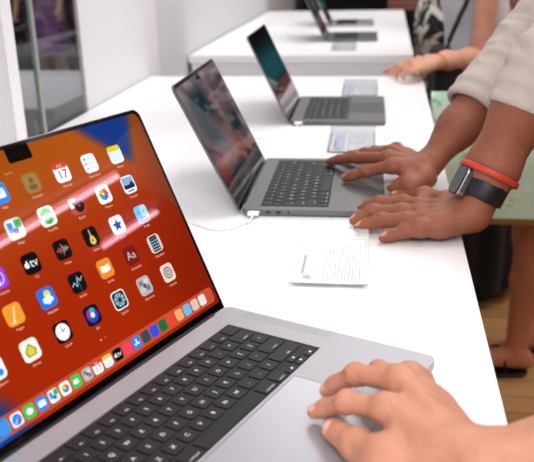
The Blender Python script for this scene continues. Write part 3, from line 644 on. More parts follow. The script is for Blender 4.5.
def bench(label, x, y, w, d, z, m, cat='table', name='display_bench'):
    t = thing(name, label, cat, (x, y, -.9)); bm = bmesh.new(); box(bm, -w/2, w/2, -d/2, d/2, z+.9-.06, z+.9, .006, 2); bm_obj('tabletop', bm, [m], t)
    for sx in (-1, 1): bm = bmesh.new(); box(bm, sx*(w/2-.08)-.03, sx*(w/2-.08)+.03, -d/2+.05, d/2-.05, 0, z+.9-.06, .004, 1); bm_obj('leg_panel', bm, [m], t)
bench('low white table seen through the glass at the left', -1.75, 3.3, .75, 1.2, -.30, M_PANEL)
bench('dark display table along the far end, behind the far white table', .02, 6.3, 1.1, .9, .12, mat('dark_table', (34, 32, 34), .6))
bench('brown wooden table beyond the right corner of the far white table', .62, 5.2, .9, .7, .02, mat('brown_wood', (110, 66, 48), .5, noise=.2, nscale=9))

# ------------------------------------------------------------------ light fittings and light
def tube_light(p0, p1, z=2.03, s=34, label='', grp='ceiling tube lights', col=(255, 196, 216)):
    L_ = math.hypot(p1[0]-p0[0], p1[1]-p0[1])/2; t = thing('tube_light', label, 'ceiling light', ((p0[0]+p1[0])/2, (p0[1]+p1[1])/2, 2.1), math.atan2(p1[1]-p0[1], p1[0]-p0[0])-pi/2, grp)
    bm = bmesh.new(); box(bm, -.045, .045, -L_, L_, -.03, 0, .004, 1); bm_obj('housing', bm, [mat('fitting_white', (225, 225, 225), .5)], t)
    bm = bmesh.new(); tube(bm, [(0, -L_, z-2.1), (0, L_, z-2.1)], .017, 14); bm_obj('tube', bm, [mat('tube_glow', col, .5, emit=s)], t, smooth=True)
tube_light((4.145, -1.5), (4.467, 2.46), label='long ceiling tube light above the right side of the shop')
tube_light((5.695, 2.30), (5.74, 2.974), label='short ceiling tube light furthest to the right')
def area(name, loc, sx, sy, e, col=(1, .985, .975), rot=(0, 0, 0)):  # soft lamps standing for unseen overhead lighting; no fittings modelled
    l = bpy.data.lights.new(name, 'AREA'); l.shape = 'RECTANGLE'; l.size = sx; l.size_y = sy; l.energy = e; l.color = col
    o = bpy.data.objects.new(name, l); COL.objects.link(o); o.location = loc; o.rotation_euler = rot; return o
area('ceiling_area_light', (1.0, 1.3, 2.05), 1.5, 2.2, 52)
area('ceiling_area_light', (.2, 3.8, 2.05), 1.6, 2.0, 46)
area('ceiling_area_light', (-.1, -2.0, 2.05), 1.6, 2.2, 60)  # behind the camera, strengthened as extra fill
area('ceiling_area_light', (2.6, 2.6, 2.05), 1.4, 2.4, 60)
area('ceiling_area_light', (1.2, -2.9, 2.05), 2.4, 1.8, 110)  # fill lamp added behind the camera to brighten the bag and hands
area('ceiling_area_light', (-2.6, 4.2, 2.05), 1.5, 3., 60)
wd = bpy.data.worlds.new('world'); SC.world = wd; wd.use_nodes = True; wd.node_tree.nodes['Background'].inputs[0].default_value = (.9, .92, 1, 1); wd.node_tree.nodes['Background'].inputs[1].default_value = .35

# ------------------------------------------------------------------ people
def skin(name, col, sat=(200, 90, 70)):
    m = mat(name, col, .46, sss=.12, spec=.35); nt = m.node_tree; b = nt.nodes['Principled BSDF']; N = nt.nodes.new; L = nt.links.new
    tc = N('ShaderNodeTexCoord'); n1 = N('ShaderNodeTexNoise'); n1.inputs['Scale'].default_value = 34; n1.inputs['Detail'].default_value = 3
    mx = N('ShaderNodeMixRGB'); c = lin(col); mx.inputs[1].default_value = (c[0]*.84, c[1]*.72, c[2]*.66, 1); mx.inputs[2].default_value = (min(1, c[0]*1.1), c[1]*1.12, c[2]*1.12, 1)
    v = N('ShaderNodeTexVoronoi'); v.inputs['Scale'].default_value = 900; n2 = N('ShaderNodeTexNoise'); n2.inputs['Scale'].default_value = 320; n2.inputs['Detail'].default_value = 4
    ad = N('ShaderNodeMath'); bp = N('ShaderNodeBump'); bp.inputs['Strength'].default_value = .5; bp.inputs['Distance'].default_value = .0008
    L(tc.outputs['Object'], n1.inputs['Vector']); L(n1.outputs[0], mx.inputs[0]); L(mx.outputs[0], b.inputs['Base Color'])
    L(tc.outputs['Object'], v.inputs['Vector']); L(tc.outputs['Object'], n2.inputs['Vector']); L(v.outputs['Distance'], ad.inputs[0]); L(n2.outputs[0], ad.inputs[1]); L(ad.outputs[0], bp.inputs['Height']); L(bp.outputs[0], b.inputs['Normal'])
    return m
M_EYE = mat('eye_white', (235, 232, 228), .2)
def local(me, base): me.transform(Matrix.Translation([-v for v in base]))

def auto_arm(W, E, up, side, sc=.92, curl=.03, arm_r=.036):
    W, E, up, side = V3(W), V3(E), nrm(up), nrm(side); ax = nrm(W-E)
    m = [W+(ax*.084+side*o)*sc for o in (.029, .009, -.011, -.028)]; t = [q+(ax*(.075-.008*abs(i-1))-up*curl)*sc for i, q in enumerate(m)]
    th = [W+(ax*.022+side*.020-up*.006)*sc, W+(ax*.052+side*.036-up*.012)*sc, W+(ax*.078+side*.043-up*.018)*sc, W+(ax*.100+side*.043-up*.024)*sc]
    return Hand(W, E, m, t, th, up, sc, arm_r=arm_r)

class Body:
    def __init__(s, face, pelvis, chest, sl, sr, el, er, legs, head, ua=.05, girth=1., hh=.0085):
        s.f = nrm((*face, 0)); s.l = np.array([-s.f[1], s.f[0], 0]); s.pel, s.ch, s.sl, s.sr, s.el, s.er, s.legs, s.hd = map(V3, (pelvis, chest, sl, sr, el, er, legs[0][0], head)); s.legs = [[V3(q) for q in g] for g in legs]
        s.ua, s.g, s.hh = ua, girth, hh; s.M = np.stack([s.f, s.l, [0, 0, 1]], 1)
    def torso(s, p, o=0):
        g = s.g; wst = (s.pel*.55+s.ch*.45); ax = nrm(s.ch-s.pel); M = np.stack([nrm(np.cross(s.l, ax)), s.l, ax], 1)
        d = ell(p, s.pel, (.115*g+o, .165*g+o, .13+o), M); d = smin(d, ell(p, wst, (.10*g+o, .135*g+o, .17+o), M), .05)
        d = smin(d, ell(p, s.ch, (.115*g+o, .155*g+o, .18+o), M), .05)
        return smin(d, cap(p, s.sl, s.sr, .052+o), .06)
    def arms(s, p, o=0):
        return np.minimum(cap(p, s.sl, s.el, s.ua*1.08+o, s.ua*.82+o), cap(p, s.sr, s.er, s.ua*1.08+o, s.ua*.82+o))
    def leg(s, p, o=0, foot=True):
        d = None
        for hp, kn, an, toe in s.legs:
            q = smin(cap(p, hp, kn, .082*s.g+o, .052+o), cap(p, kn, kn*.6+an*.4+(-s.f)*.012, .049+o, .052+o), .03)
            q = smin(q, cap(p, kn*.6+an*.4-s.f*.012, an, .052+o, .032+o), .03)
            if foot:
                t = nrm((toe-an)*np.array([1, 1, 0])); q = smin(q, cap(p, an-t*.03-np.array([0, 0, .035]), an*.4+toe*.6+np.array([0, 0, .01]), .032+o, .030+o), .03); q = smin(q, cap(p, an*.4+toe*.6, toe, .030+o, .022+o), .02)
            d = q if d is None else np.minimum(d, q)
        return d
    def head_d(s, p):
        H, f, l = s.hd, s.f, s.l; z = np.array([0, 0, 1.]); M = s.M
        d = ell(p, H+z*.025, (.093, .075, .095), M); d = smin(d, ell(p, H+f*.022-z*.045, (.062, .056, .066), M), .04)
        d = smin(d, cap(p, (s.sl+s.sr)/2+z*.02, H-z*.06-f*.01, .056, .054), .05)
        for q in (-1, 1):
            d = smax(d, -ell(p, H+f*.092+l*q*.031+z*.008, (.014, .017, .010), M), .015); d = smin(d, ell(p, H+l*q*.076-f*.008, (.017, .009, .030), M), .008); d = smin(d, ell(p, H+f*.083+l*q*.03+z*.026, (.010, .020, .006), M), .01)
        d = smin(d, cap(p, H+f*.086+z*.012, H+f*.108-z*.020, .008, .013), .010); d = smin(d, ell(p, H+f*.084-z*.052, (.012, .024, .006), M), .006); d = smin(d, ell(p, H+f*.080-z*.060, (.012, .020, .006), M), .005)
        return d
    def body(s, p):
        d = smin(s.torso(p, -.006), s.arms(p), .04); d = smin(d, s.leg(p), .04); return smin(d, s.head_d(p), .03)
    def box(s, m=.14, zlo=None, zhi=None):
        a = np.array([s.pel, s.ch, s.sl, s.sr, s.el, s.er, s.hd]+[q for g in s.legs for q in g]); lo, hi = a.min(0)-m, a.max(0)+m; hi[2] += .05
        lo[2] = max(lo[2], -.9) if zlo is None else zlo
        if zhi is not None: hi[2] = zhi
        return lo, hi
    def build(s, name, label, sk, nail, hands, res=.0035, group=None):
        parts = [surf(s.body, *s.box(), s.hh)]; v, q = parts[0]; parts[0] = (relax(v, q, 1), q); n0 = len(parts[0][1])
        rs = res if isinstance(res, (list, tuple)) else [res]*len(hands)
        for h, r in zip(hands, rs):
            lo, hi = h.bounds(); v, q = surf(h.d, lo, hi, r); parts.append((relax(v, q, 1), q))
        for e in (-1, 1):
            c = s.hd+s.f*.080+s.l*e*.031+np.array([0, 0, .008]); parts.append(surf(lambda p: np.linalg.norm(p-c, axis=1)-.0125, c-.02, c+.02, .0025))
        me = to_mesh(name, parts); ids = np.zeros(len(me.polygons), np.int32)
        for h in hands: ids = np.maximum(ids, h.nails(me, tup=getattr(h, 'tup', None)))
        ne = len(parts[-1][1])+len(parts[-2][1]); ids[-ne:] = 2; me.polygons.foreach_set('material_index', ids)
        s.base = np.array([s.pel[0], s.pel[1], -.9]); local(me, s.base); o = link(name, me, [sk, nail, M_EYE], loc=s.base); tag(o, label, 'person', group); s.o = o; return o
    def cloth(s, name, fn, lo, hi, h, m, label=None, rel=1):
        v, q = surf(fn, lo, hi, h); me = to_mesh(name, [(relax(v, q, rel), q)]); local(me, s.base); o = link(name, me, [m], s.o)
        if label: o['label'] = label
        return o
    def hair(s, m, long=False):
        H, f, z = s.hd, s.f, np.array([0, 0, 1.])
        def fn(p):
            d = ell(p, H+z*.034-f*.008, (.100, .085, .100), s.M)
            if long: d = smin(d, cap(p, H-f*.05, H-f*.06-z*.2, .065, .05), .04)
            return smax(smax(d, -ell(p, H+f*.075-z*.03, (.06, .065, .085), s.M), .01), -(s.head_d(p)+.004), .003)+.0012*wob(p, 140)
        return s.cloth('hair', fn, H-.3, H+.2, .005, m)
    def shoes(s, m):
        for g in s.legs:
            an, toe = g[2], g[3]; t = nrm((toe-an)*np.array([1, 1, 0])); gr = np.array([0, 0, 1.])
            def fn(p):
                d = smin(cap(p, an-t*.035-gr*.045, an*.35+toe*.65-gr*.0, .040, .041), cap(p, an*.35+toe*.65, toe, .041, .033), .02)
                d = smax(d, -(p[:, 2]+.899), .003); return smax(d, p[:, 2]-(an[2]-.005), .004)
            s.cloth('shoe', fn, np.minimum(an, toe)-.1, np.maximum(an, toe)+.1, .005, m)

def stand_legs(pel, f, l, w=.09, toe=.17, d0=0., d1=0.):
    pel, f, l = V3(pel), nrm((*f, 0)), None; l = np.array([-f[1], f[0], 0]); out = []
    for q, dd in ((1, d0), (-1, d1)):
        hp = pel+l*w*q-np.array([0, 0, .05]); an = np.array([*(pel+l*w*1.05*q+f*dd)[:2], -.82]); kn = hp*.47+an*.53+f*.02; kn[2] = -.42; out.append([hp, kn, an, np.array([*(an+f*toe)[:2], -.872])])
    return out

SK1 = skin('skin_fair', (208, 150, 124)); NL1 = mat('fingernail_pink', (238, 184, 168), .25)
SK2 = skin('skin_brown', (152, 94, 72)); NL2 = mat('fingernail_tan', (206, 150, 130), .25)
SK3 = skin('skin_light', (214, 160, 136))
Z = np.array([0, 0, 1.])
# --- hands as the photo shows them
W1 = P(478, 470, .050); E1 = np.array([.500, -.262, .075])
T_ = .0115
h1 = Hand(W1, E1, None or [0]*4,
          [[P(388, 409, .054), P(347, 402, .044), P(326, 408, .027), P(310, 413, T_+.0066)],
           [P(402, 381, .060), P(356, 374, .048), P(336, 384, .030), P(323, 393, T_+.0066)],
           [P(411, 377, .051), P(379, 371, .042), P(362, 377, .027), P(352, 383, T_+.0068)],
           [P(420, 382, .040), P(400, 374, .034), P(389, 377, .024), P(380, 381, T_+.0066)]],
          [P(440, 474, .040), P(386, 462, .036), P(357, 445, .028), P(328, 427, T_+.010)], (-.25, 0, 1), .97, arm_r=.041, trad=1.14, frad=.95)
h1.tup = (-.5, -.6, .6)
T2 = .0115
W2 = P(428, 166, .042); E2 = AT(522, 44, 1.36)
h2 = Hand(W2, E2,
          [P(393, 166, .052), P(389, 158, .056), P(392, 152, .052), P(397, 149, .044)],
          [P(343, 179, T2+.006), P(328, 162, T2+.006), P(340, 158, T2+.006), P(352, 155, T2+.006)],
          [P(425, 178, .034), P(412, 186, .028), P(398, 187, .022), P(387, 187, .019)], (-.3, 0, 1), .97, arm_r=.040, frad=1.06)
W3 = P(470, 213, .036); E3 = AT(546, 66, 1.07)
h3 = Hand(W3, E3, [0]*4,
          [[P(404, 204, .027), P(380, 203, .0235), P(368, 206, .015), P(359, 209, .0085)], [P(403, 213, .028), P(374, 212, .0245), P(361, 217, .0155), P(351, 222, .0085)],
           [P(408, 221, .026), P(382, 220, .022), P(366, 225, .014), P(355, 229, .0085)], [P(421, 229, .021), P(404, 231, .0175), P(391, 235, .012), P(380, 239, .0080)]],
          [P(447, 203, .026), P(425, 196, .020), P(407, 195, .014), P(390, 196, .011)], (-.25, 0, 1), .97, arm_r=.041, frad=1.2)
# --- person on the right of the nearest laptop
f = nrm((-.924, .382, 0)); l = np.array([-f[1], f[0], 0])
b1 = Body(f[:2], (.66, -.46, .03), (.62, -.44, .30), (.545, -.60, .44), (.685, -.27, .44), (.60, -.74, .20), E1, stand_legs((.66, -.46, .03), f[:2], 0), (.56, -.40, .68))
h1b = auto_arm((.56, -.72, -.04), (.60, -.74, .20), (.3, -.9, 0), f)
b1.build('person', 'person at right operating the nearest laptop, bare forearm, fingers on the trackpad', SK1, NL1, [h1, h1b], [.0014, .004])
def tshirt(b, clipz, o=.014, sl=.55):
    def fn(p):
        d = b.torso(p, o)
        for a, e in ((b.sl, b.el), (b.sr, b.er)):
            q = cap(p, a, a+(e-a)*sl*1.2, b.ua*1.08+o, b.ua+o); q = smax(q, (p-a-(e-a)*sl)@nrm(e-a), .004); d = smin(d, q, .03)
        d = smax(d, clipz-p[:, 2], .004); return smax(d, -cap(p, (b.sl+b.sr)/2+Z*.03, b.hd, .066), .006)+.0025*wob(p, 26)
    return fn
def trousers(b, o=.012, zt=.06, za=-.80):
    def fn(p):
        d = smin(b.leg(p, o+.008, False), ell(p, b.pel, (.115*b.g+o, .165*b.g+o, .13+o), b.M), .05); return smax(smax(d, p[:, 2]-zt, .004), za-p[:, 2], .004)+.002*wob(p, 24)
    return fn
lo, hi = b1.box(); b1.cloth('shirt', tshirt(b1, -.06), lo, hi, .008, mat('navy_cotton', (38, 44, 60), .9, bump=.3)); b1.cloth('trousers', trousers(b1), lo, hi, .009, mat('black_cotton', (20, 20, 24), .9, bump=.3)); b1.hair(mat('dark_hair', (30, 24, 20), .6)); b1.shoes(mat('black_leather', (18, 17, 18), .4))

# --- person with the watch at the middle laptop
b2 = Body((-1, 0), (.645, .575, .03), (.64, .58, .30), (.63, .42, .47), (.63, .75, .47), E3, E2, stand_legs((.61, .575, .03), (-1, 0), 0), (.55, .585, .70))
b2.build('person', 'person in a beige shirt with rolled sleeves, both hands at the middle laptop', SK2, NL2, [h2, h3], [.0018, .0016])
C2 = W2+(E2-W2)*.40; C3 = W3+(E3-W3)*.66
c2p = AT(478, 113, np.dot(C2-CAM, fwd)); c3p = AT(517, 112, np.dot(C3-CAM, fwd))
def long_sleeves(b, cuffs, o=.014, clipz=-.10):
    def fn(p):
        d = b.torso(p, o)
        for a, e, c, w in cuffs:
            x = nrm(e-w); t0 = (c-w)@x; c_ = w+x*t0
            up = cap(p, a, e, b.ua*1.0+o, b.ua*.86+o*.5); lw = cap(p, e, c_-x*.02, b.ua*.86+o*.5, .0455)
            q = smin(up, lw, .012); t = (p-c_)@x; rr = np.linalg.norm(p-c_-t[:, None]*x, axis=1)
            an_ = p+np.outer(t, x)*.9+.010*np.stack([wob(p, 19, k) for k in (0, 2, 4)], 1)
            q = q+.0042*np.abs(wob(an_, 34, .7))+.0026*np.abs(wob(an_, 63, 2.1))-.0022+.0005*wob(p, 160)
            q = smax(q, -t, .003)
            ti = t+.10*(p-c_)@np.array([0, 0, 1.])                       # turned-back cuff, a little uneven
            roll = smax(rr-(.0500+.0018*wob(p, 60)+.0012*np.sin(t*260)), np.abs(ti-.026)-.026, .004); q = smin(q, roll, .003)
            roll = smax(rr-(.0485+.0016*wob(p, 75, 1)), np.abs(ti-.060)-.020, .004); q = smin(q, roll, .003)
            q = smax(q, -cap(p, c_-x*.05, c_+x*.006, .0405), .002)
            d = smin(d, q, .03)
        d = smax(d, clipz-p[:, 2], .004); return smax(d, -cap(p, (b.sl+b.sr)/2+Z*.03, b.hd, .066), .006)+.0022*wob(p, 24)
    return fn
M_SHIRT = mat('beige_linen', (196, 184, 176), .92, noise=.06, nscale=40, bump=.5, bscale=700)
lo, hi = b2.box(); lo = np.minimum(lo, np.minimum(c2p, c3p)-.08)
b2.cloth('shirt', long_sleeves(b2, [(b2.sr, E2, c2p, W2), (b2.sl, E3, c3p, W3)]), lo, hi, .0036, M_SHIRT, rel=0)
lo, hi = b2.box(); b2.cloth('trousers', trousers(b2), lo, hi, .009, MATS['black_cotton']); b2.hair(MATS['dark_hair']); b2.shoes(MATS['black_leather'])

# watch and wristband follow the skin of the wrist
def wrist_ring(h, c, ax, dn, n=40):
    sd = np.cross(ax, dn); out = []
    for k in range(n):
        a = 2*pi*k/n; d = dn*cos(a)+sd*sin(a); t = np.linspace(.008, .060, 105); v = h.d(c+t[:, None]*d); i = np.argmax(v > 0); out.append((d, t[i]))
    r = np.array([q[1] for q in out])
    for _ in range(3): r = (np.roll(r, 1)+r+np.roll(r, -1))/3
    return [(d, x) for (d, _), x in zip(out, r)]
def band(bm, h, c, ax, dn, half, t0, t1, n=40, bulge=0.):
    ring = wrist_ring(h, c, ax, dn, n); prof = [(-half, t0), (-half, t1*.85), (-half*.8, t1+bulge*.5), (0, t1+bulge), (half*.8, t1+bulge*.5), (half, t1*.85), (half, t0)]
    V = [[bm.verts.new(c+d*(r+tt)+ax*x) for x, tt in prof] for d, r in ring]; m = len(prof)
    for a in range(n):
        for k in range(m): bm.faces.new((V[a][k], V[a][(k+1) % m], V[(a+1) % n][(k+1) % m], V[(a+1) % n][k]))
    bmesh.ops.recalc_face_normals(bm, faces=bm.faces); return ring
ax3 = nrm(E3-W3); cw = W3+ax3*.035; dn3 = nrm(np.cross(np.cross(ax3, Z), ax3)); dn3 = dn3 if dn3[2] > 0 else -dn3
tc_ = nrm(CAM-cw); tc_ = nrm(tc_-ax3*(tc_@ax3)-dn3*(tc_@dn3)); dn3 = nrm(dn3-tc_*.32)
t = thing('smart_watch', 'black smart watch with a black band on the wrist of the person in beige', 'watch', cw)
sh = lambda bm: bmesh.ops.translate(bm, verts=bm.verts, vec=-cw)
bm = bmesh.new(); ring = band(bm, h3, cw, ax3, dn3, .0130, .0004, .0030, bulge=.0004); sh(bm); bm_obj('watch_band', bm, [mat('black_silicone', (20, 21, 28), .45)], t, smooth=True)
r0 = ring[0][1]; sdw = np.cross(ax3, dn3); MW = Matrix(((ax3[0], sdw[0], dn3[0], dn3[0]*(r0+.001)), (ax3[1], sdw[1], dn3[1], dn3[1]*(r0+.001)), (ax3[2], sdw[2], dn3[2], dn3[2]*(r0+.001)), (0, 0, 0, 1)))
bm = bmesh.new(); slab(bm, .044, .038, .010, -.002, .0085, .002, .0022, 8); o = bm_obj('case', bm, [mat('watch_steel', (170, 172, 178), .25, .9)], t, smooth=False); o.matrix_local = MW
bm = bmesh.new(); slab(bm, .0410, .0350, .009, .0080, .0098, .0002, .0010, 8); g = bm_obj('watch_face', bm, [mat('watch_glass', (6, 6, 8), .06)], t); g.matrix_local = MW
bm = bmesh.new(); tube(bm, [(.008, -.0185, .004), (.008, -.0212, .004)], .0034, 16); g = bm_obj('crown', bm, [MATS['watch_steel']], t, smooth=True); g.matrix_local = MW
cb = W3+ax3*.0600
bm = bmesh.new(); band(bm, h3, cb, ax3, dn3, .0042, .0002, .0040, bulge=.0006); bmesh.ops.translate(bm, verts=bm.verts, vec=-cb)
o = bm_obj('wristband', bm, [mat('red_silicone', (206, 62, 44), .45)], None, cb, True); tag(o, 'red rubber wristband worn above the black smart watch', 'wristband')

# --- person in the floral dress beside the far end of the near table
W4 = P(433, 62, .045); E4 = AT(481, 58, 2.62)
h4 = Hand(W4, E4, [P(413, 62, .045), P(413, 65, .047), P(414, 68, .044), P(417, 71, .038)], [P(383, 72, .008), P(388, 75, .008), P(397, 79, .008), P(405, 81, .008)],
          [P(428, 60, .038), P(419, 60, .03), P(409, 62, .02), P(401, 64, .012)], (-.2, 0, 1), .9, arm_r=.034)
b3 = Body((-1, 0), (.50, 2.16, .02), (.46, 2.14, .28), (.50, 1.97, .42), (.50, 2.31, .42), E4, (.60, 2.40, .14), stand_legs((.52, 2.14, .02), (-1, 0), 0), (.40, 2.14, .62), ua=.042, girth=.92)
h4b = auto_arm((.56, 2.42, -.10), (.60, 2.40, .14), (-.6, .6, .4), (-.5, -.8, 0), .88)
b3.build('person', 'person in a light grey top with one bare arm reaching onto the table end', SK3, NL1, [h4, h4b], [.0028, .005])
def dress(b, zb, r0, r1, o=.012, sl=.25, vneck=True):
    def fn(p):
        d = b.torso(p, o); q = cap(p, b.pel-Z*.02, np.array([b.pel[0], b.pel[1], zb]), r0, r1); a = np.arctan2(p[:, 1]-b.pel[1], p[:, 0]-b.pel[0]); dz = np.clip(b.pel[2]-p[:, 2], 0, 1)
        q = q+.018*dz*np.sin(a*11+2*wob(p, 3)); d = smin(d, q, .08)
        for u, e in ((b.sl, b.el), (b.sr, b.er)):
            w = smax(cap(p, u, u+(e-u)*sl*1.3, b.ua*1.08+o, b.ua+o), (p-u-(e-u)*sl)@nrm(e-u), .004); d = smin(d, w, .02)
        d = smax(d, zb-p[:, 2], .004); return smax(d, -cap(p, (b.sl+b.sr)/2+Z*.03, b.hd, .066), .006)+.002*wob(p, 30)
    return fn
def print_mat(name, base, cols, scale, th=.47):
    m = mat(name, base, .85); nt = m.node_tree; b = nt.nodes['Principled BSDF']; N = nt.nodes.new; L = nt.links.new
    tc = N('ShaderNodeTexCoord'); prev = None
    for k, (c, t) in enumerate(cols):
        n = N('ShaderNodeTexNoise'); n.inputs['Scale'].default_value = scale*(1+.35*k); n.inputs['Detail'].default_value = 2.5; n.inputs['Distortion'].default_value = 1.5
        mp = N('ShaderNodeMapping'); mp.inputs['Location'].default_value = (3.1*k, 1.7*k, 2.3*k); L(tc.outputs['Object'], mp.inputs[0]); L(mp.outputs[0], n.inputs['Vector'])
        r = N('ShaderNodeValToRGB'); r.color_ramp.elements[0].position = t; r.color_ramp.elements[1].position = t+.04; L(n.outputs[0], r.inputs[0])
        x = N('ShaderNodeMixRGB'); x.inputs[1].default_value = (*lin(base), 1); x.inputs[2].default_value = (*lin(c), 1); L(r.outputs[0], x.inputs[0])
        if prev: L(prev.outputs[0], x.inputs[1])
        prev = x
    L(prev.outputs[0], b.inputs['Base Color']); return m
M_FLOR = print_mat('floral_print', (24, 22, 24), [((214, 210, 204), .50), ((160, 136, 118), .62), ((120, 122, 108), .66)], 11)
lo, hi = b3.box(.2); b3.cloth('top', tshirt(b3, -.02, .012, .30), lo, hi, .007, mat('light_grey_jersey', (196, 198, 206), .9, bump=.2))
def skirt(b, zb, r0, r1, o=.016):
    f_ = dress(b, zb, r0, r1, o, 0); return lambda p: smax(f_(p), p[:, 2]-.04, .004)
b3.cloth('skirt', skirt(b3, -.84, .175, .215), lo, hi, .009, MATS['black_cotton']); b3.hair(MATS['dark_hair'], True); b3.shoes(MATS['black_leather'])
ax4 = nrm(E4-W4); c4 = W4+ax4*.022; bm = bmesh.new(); band(bm, h4, c4, ax4, nrm(np.cross(np.cross(ax4, Z), ax4)), .003, .0004, .003, 28); bmesh.ops.translate(bm, verts=bm.verts, vec=-c4)
o = bm_obj('bracelet', bm, [mat('orange_beads', (206, 104, 62), .5)], None, c4, True); tag(o, 'thin orange bracelet on the wrist reaching onto the far end of the near table', 'bracelet')
# small black bag on a long strap
c = AT(446, 80, 2.60); t = thing('shoulder_bag', 'small black bag hanging on a strap from the person in the grey top', 'bag', c)
def soft(sx, sy, sz, k=.03, ph=0):
    def fn(p):
        q = np.abs(p)-np.array([sx, sy, sz])/2+k; return np.linalg.norm(np.maximum(q, 0), axis=1)+np.minimum(q.max(1), 0)-k+.003*wob(p, 28, ph)
    return fn
v, q = surf(soft(.085, .13, .13, .022), (-.09, -.11, -.11), (.09, .11, .11), .005); link('bag_body', to_mesh('bag_body', [(v, q)]), [mat('black_canvas', (20, 20, 22), .8, bump=.3)], t)
bm = bmesh.new(); sp = spline([c+(0, -.03, .05), AT(448, 45, 2.60), AT(459, 18, 2.58), AT(469, -8, 2.58), b3.sl+np.array([-.06, -.01, .03]), b3.sl+np.array([.0, .02, .068]), b3.sl+np.array([.07, .03, -.04])], 8)
tube(bm, [Vector(q-c) for q in sp], .008, 8); bm_obj('strap', bm, [mat('black_webbing', (18, 18, 20), .8)], t, smooth=True)
# person in the floral blouse, further away
b6 = Body((-1, 0), (.475, 3.30, .02), (.455, 3.28, .30), (.47, 3.11, .44), (.47, 3.45, .44), (.60, 3.08, .18), (.56, 3.54, .18), stand_legs((.48, 3.30, .02), (-1, 0), 0), (.42, 3.28, .66), ua=.042, girth=1.08, hh=.011)
b6.build('person', 'person in a black dress with white flowers standing beside the far table', SK3, NL1, [auto_arm((.62, 3.06, -.06), (.60, 3.08, .18), (0, -1, .2), (-1, 0, 0), .86), auto_arm((.56, 3.56, -.06), (.56, 3.54, .18), (0, 1, .2), (-1, 0, 0), .86)], .006)
lo, hi = b6.box(.2); b6.cloth('dress', dress(b6, -.72, .16, .18, .02, .8), lo, hi, .009, M_FLOR); b6.hair(MATS['dark_hair'], True); b6.shoes(MATS['black_leather'])

# --- person whose bare legs show under the mint bag
leg = lambda hx, hy, kx, ky, ax_, ay: [np.array([hx, hy, -.05]), np.array([kx, ky, -.43]), np.array([ax_, ay, -.82]), np.array([ax_-.15, ay-.02, -.875])]
b4 = Body((-1, 0), (.66, 1.58, .02), (.68, 1.60, .30), (.69, 1.42, .45), (.69, 1.77, .45), (.66, 1.36, .24), (.74, 1.82, .18), [leg(.64, 1.50, .615, 1.50, .60, 1.50), leg(.66, 1.66, .70, 1.65, .74, 1.64)], (.64, 1.60, .68), ua=.042, girth=.88)
h5 = auto_arm((.545, 1.362, .095), (.66, 1.36, .24), (-.5, 0, .8), (0, 1, 0), .86, .06); h5b = auto_arm((.73, 1.83, -.06), (.74, 1.82, .18), (0, 1, 0), (-1, 0, 0), .86)
SK4 = skin('skin_tan', (186, 122, 92)); b4.build('person', 'person in a grey dress whose bare legs and sandals show below a mint bag', SK4, NL1, [h5, h5b], .004)
lo, hi = b4.box(.2); b4.cloth('dress', dress(b4, -.28, .15, .17), lo, hi, .008, mat('grey_jersey', (176, 176, 182), .9, bump=.2)); b4.hair(mat('brown_hair', (70, 46, 32), .6), True)
for g in b4.legs:
    an, toe = g[2], g[3]; d = nrm((toe-an)*np.array([1, 1, 0])); sdv = np.array([-d[1], d[0], 0]); c0 = (an*.45+toe*.55)*np.array([1, 1, 0]); bm = bmesh.new()
    M = Matrix(((d[0], sdv[0], 0, c0[0]-b4.base[0]), (d[1], sdv[1], 0, c0[1]-b4.base[1]), (0, 0, 1, .0), (0, 0, 0, 1)))
    V = slab(bm, .25, .085, .040, .0005, .014, .002, .002, 8)
    for k, rr, zc in ((.055, .040, .030), (-.045, .036, .060)):
        tube(bm, [(k, rr*cos(a), .006+zc*1.25*sin(a)) for a in [pi*i/14 for i in range(15)]], .0045, 8)
    bmesh.ops.transform(bm, matrix=M, verts=bm.verts); bm_obj('sandal', bm, [MATS['black_leather']], b4.o)
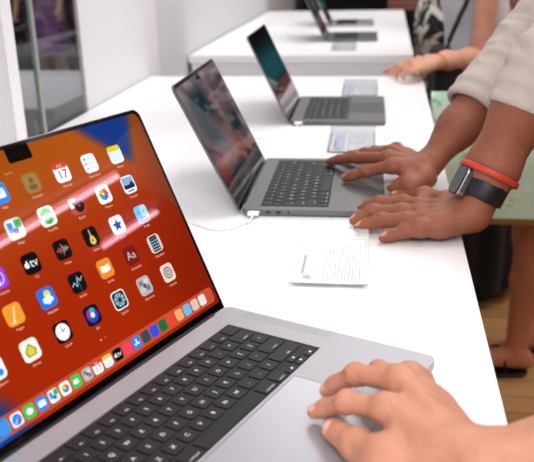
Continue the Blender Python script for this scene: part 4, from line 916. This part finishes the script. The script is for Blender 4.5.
# mint bag
x0, x1, y0, y1, z0, z1 = .294, .740, 1.305, 1.405, -.338, .012
t = thing('tote_bag', 'large mint green bag with blue flowers held beside the table', 'bag', ((x0+x1)/2, (y0+y1)/2, z0))
M_MINT = print_mat('mint_print', (216, 248, 224), [((96, 136, 204), .655), ((160, 216, 160), .66), ((236, 248, 242), .60)], 11)
bw, bd, bh = x1-x0, y1-y0, z1-z0; bm = bmesh.new(); rings = []
for z, sd_, sw in ((0, .86, .99), (.01, .95, 1), (bh*.5, 1.05, 1.0), (bh, .75, .995)): rings.append([(x*sw, y*sd_, z) for x, y in rrect(bw, bd, .012, 4)])
V = loft(bm, rings, cap=False); bm.faces.new(V[0][::-1])
inner = [[bm.verts.new((v.co.x*.985, v.co.y*.93, v.co.z-.0)) for v in V[-1]], [bm.verts.new((v.co.x*.97, v.co.y*1.0, bh*.55)) for v in V[-1]]]
n = len(V[-1])
for a, b in ((V[-1], inner[0]), (inner[0], inner[1])):
    for k in range(n): bm.faces.new((a[k], a[(k+1) % n], b[(k+1) % n], b[k]))
bm.faces.new(inner[1]); bm_obj('bag_body', bm, [M_MINT], t)
bm = bmesh.new(); rings = [[(x*1.004, y*s_*1.02, z) for x, y in rrect(bw, bd, .012, 4)] for z, s_ in ((-.0005, .88), (.002, .93), (.018, .985), (.0185, .97))]; loft(bm, rings); bm_obj('base_trim', bm, [mat('olive_trim', (140, 122, 52), .7)], t)
for y in (-.034, .034):
    bm = bmesh.new(); tube(bm, spline([(-.075, y, bh-.05), (-.07, y, bh+.01), (-.02, y*.5, bh+.085), (.05, y*.5, bh+.085), (.10, y, bh+.01), (.105, y, bh-.05)], 8), .005, 8); bm_obj('handle', bm, [mat('mint_cord', (176, 214, 186), .8)], t, smooth=True)

# --- person beyond the glass
b5 = Body((0, -1), (-2.80, 6.0, .0), (-2.80, 5.97, .30), (-2.64, 5.99, .45), (-2.96, 5.99, .45), (-2.60, 5.95, .18), (-3.00, 5.95, .18), stand_legs((-2.80, 6.0, .0), (0, -1), 0), (-2.80, 5.95, .68), ua=.042, girth=.9, hh=.011)
b5.build('person', 'person in a purple dress standing beyond the glass at the left', SK3, NL1, [auto_arm((-2.60, 5.85, -.04), (-2.60, 5.95, .18), (1, 0, 0), (0, -1, 0), .86), auto_arm((-3.00, 5.85, -.04), (-3.00, 5.95, .18), (-1, 0, 0), (0, -1, 0), .86)], .006)
lo, hi = b5.box(.2); b5.cloth('dress', dress(b5, -.45, .15, .2), lo, hi, .010, mat('purple_cotton', (132, 84, 140), .9)); b5.hair(MATS['dark_hair'], True); b5.shoes(MATS['black_leather'])
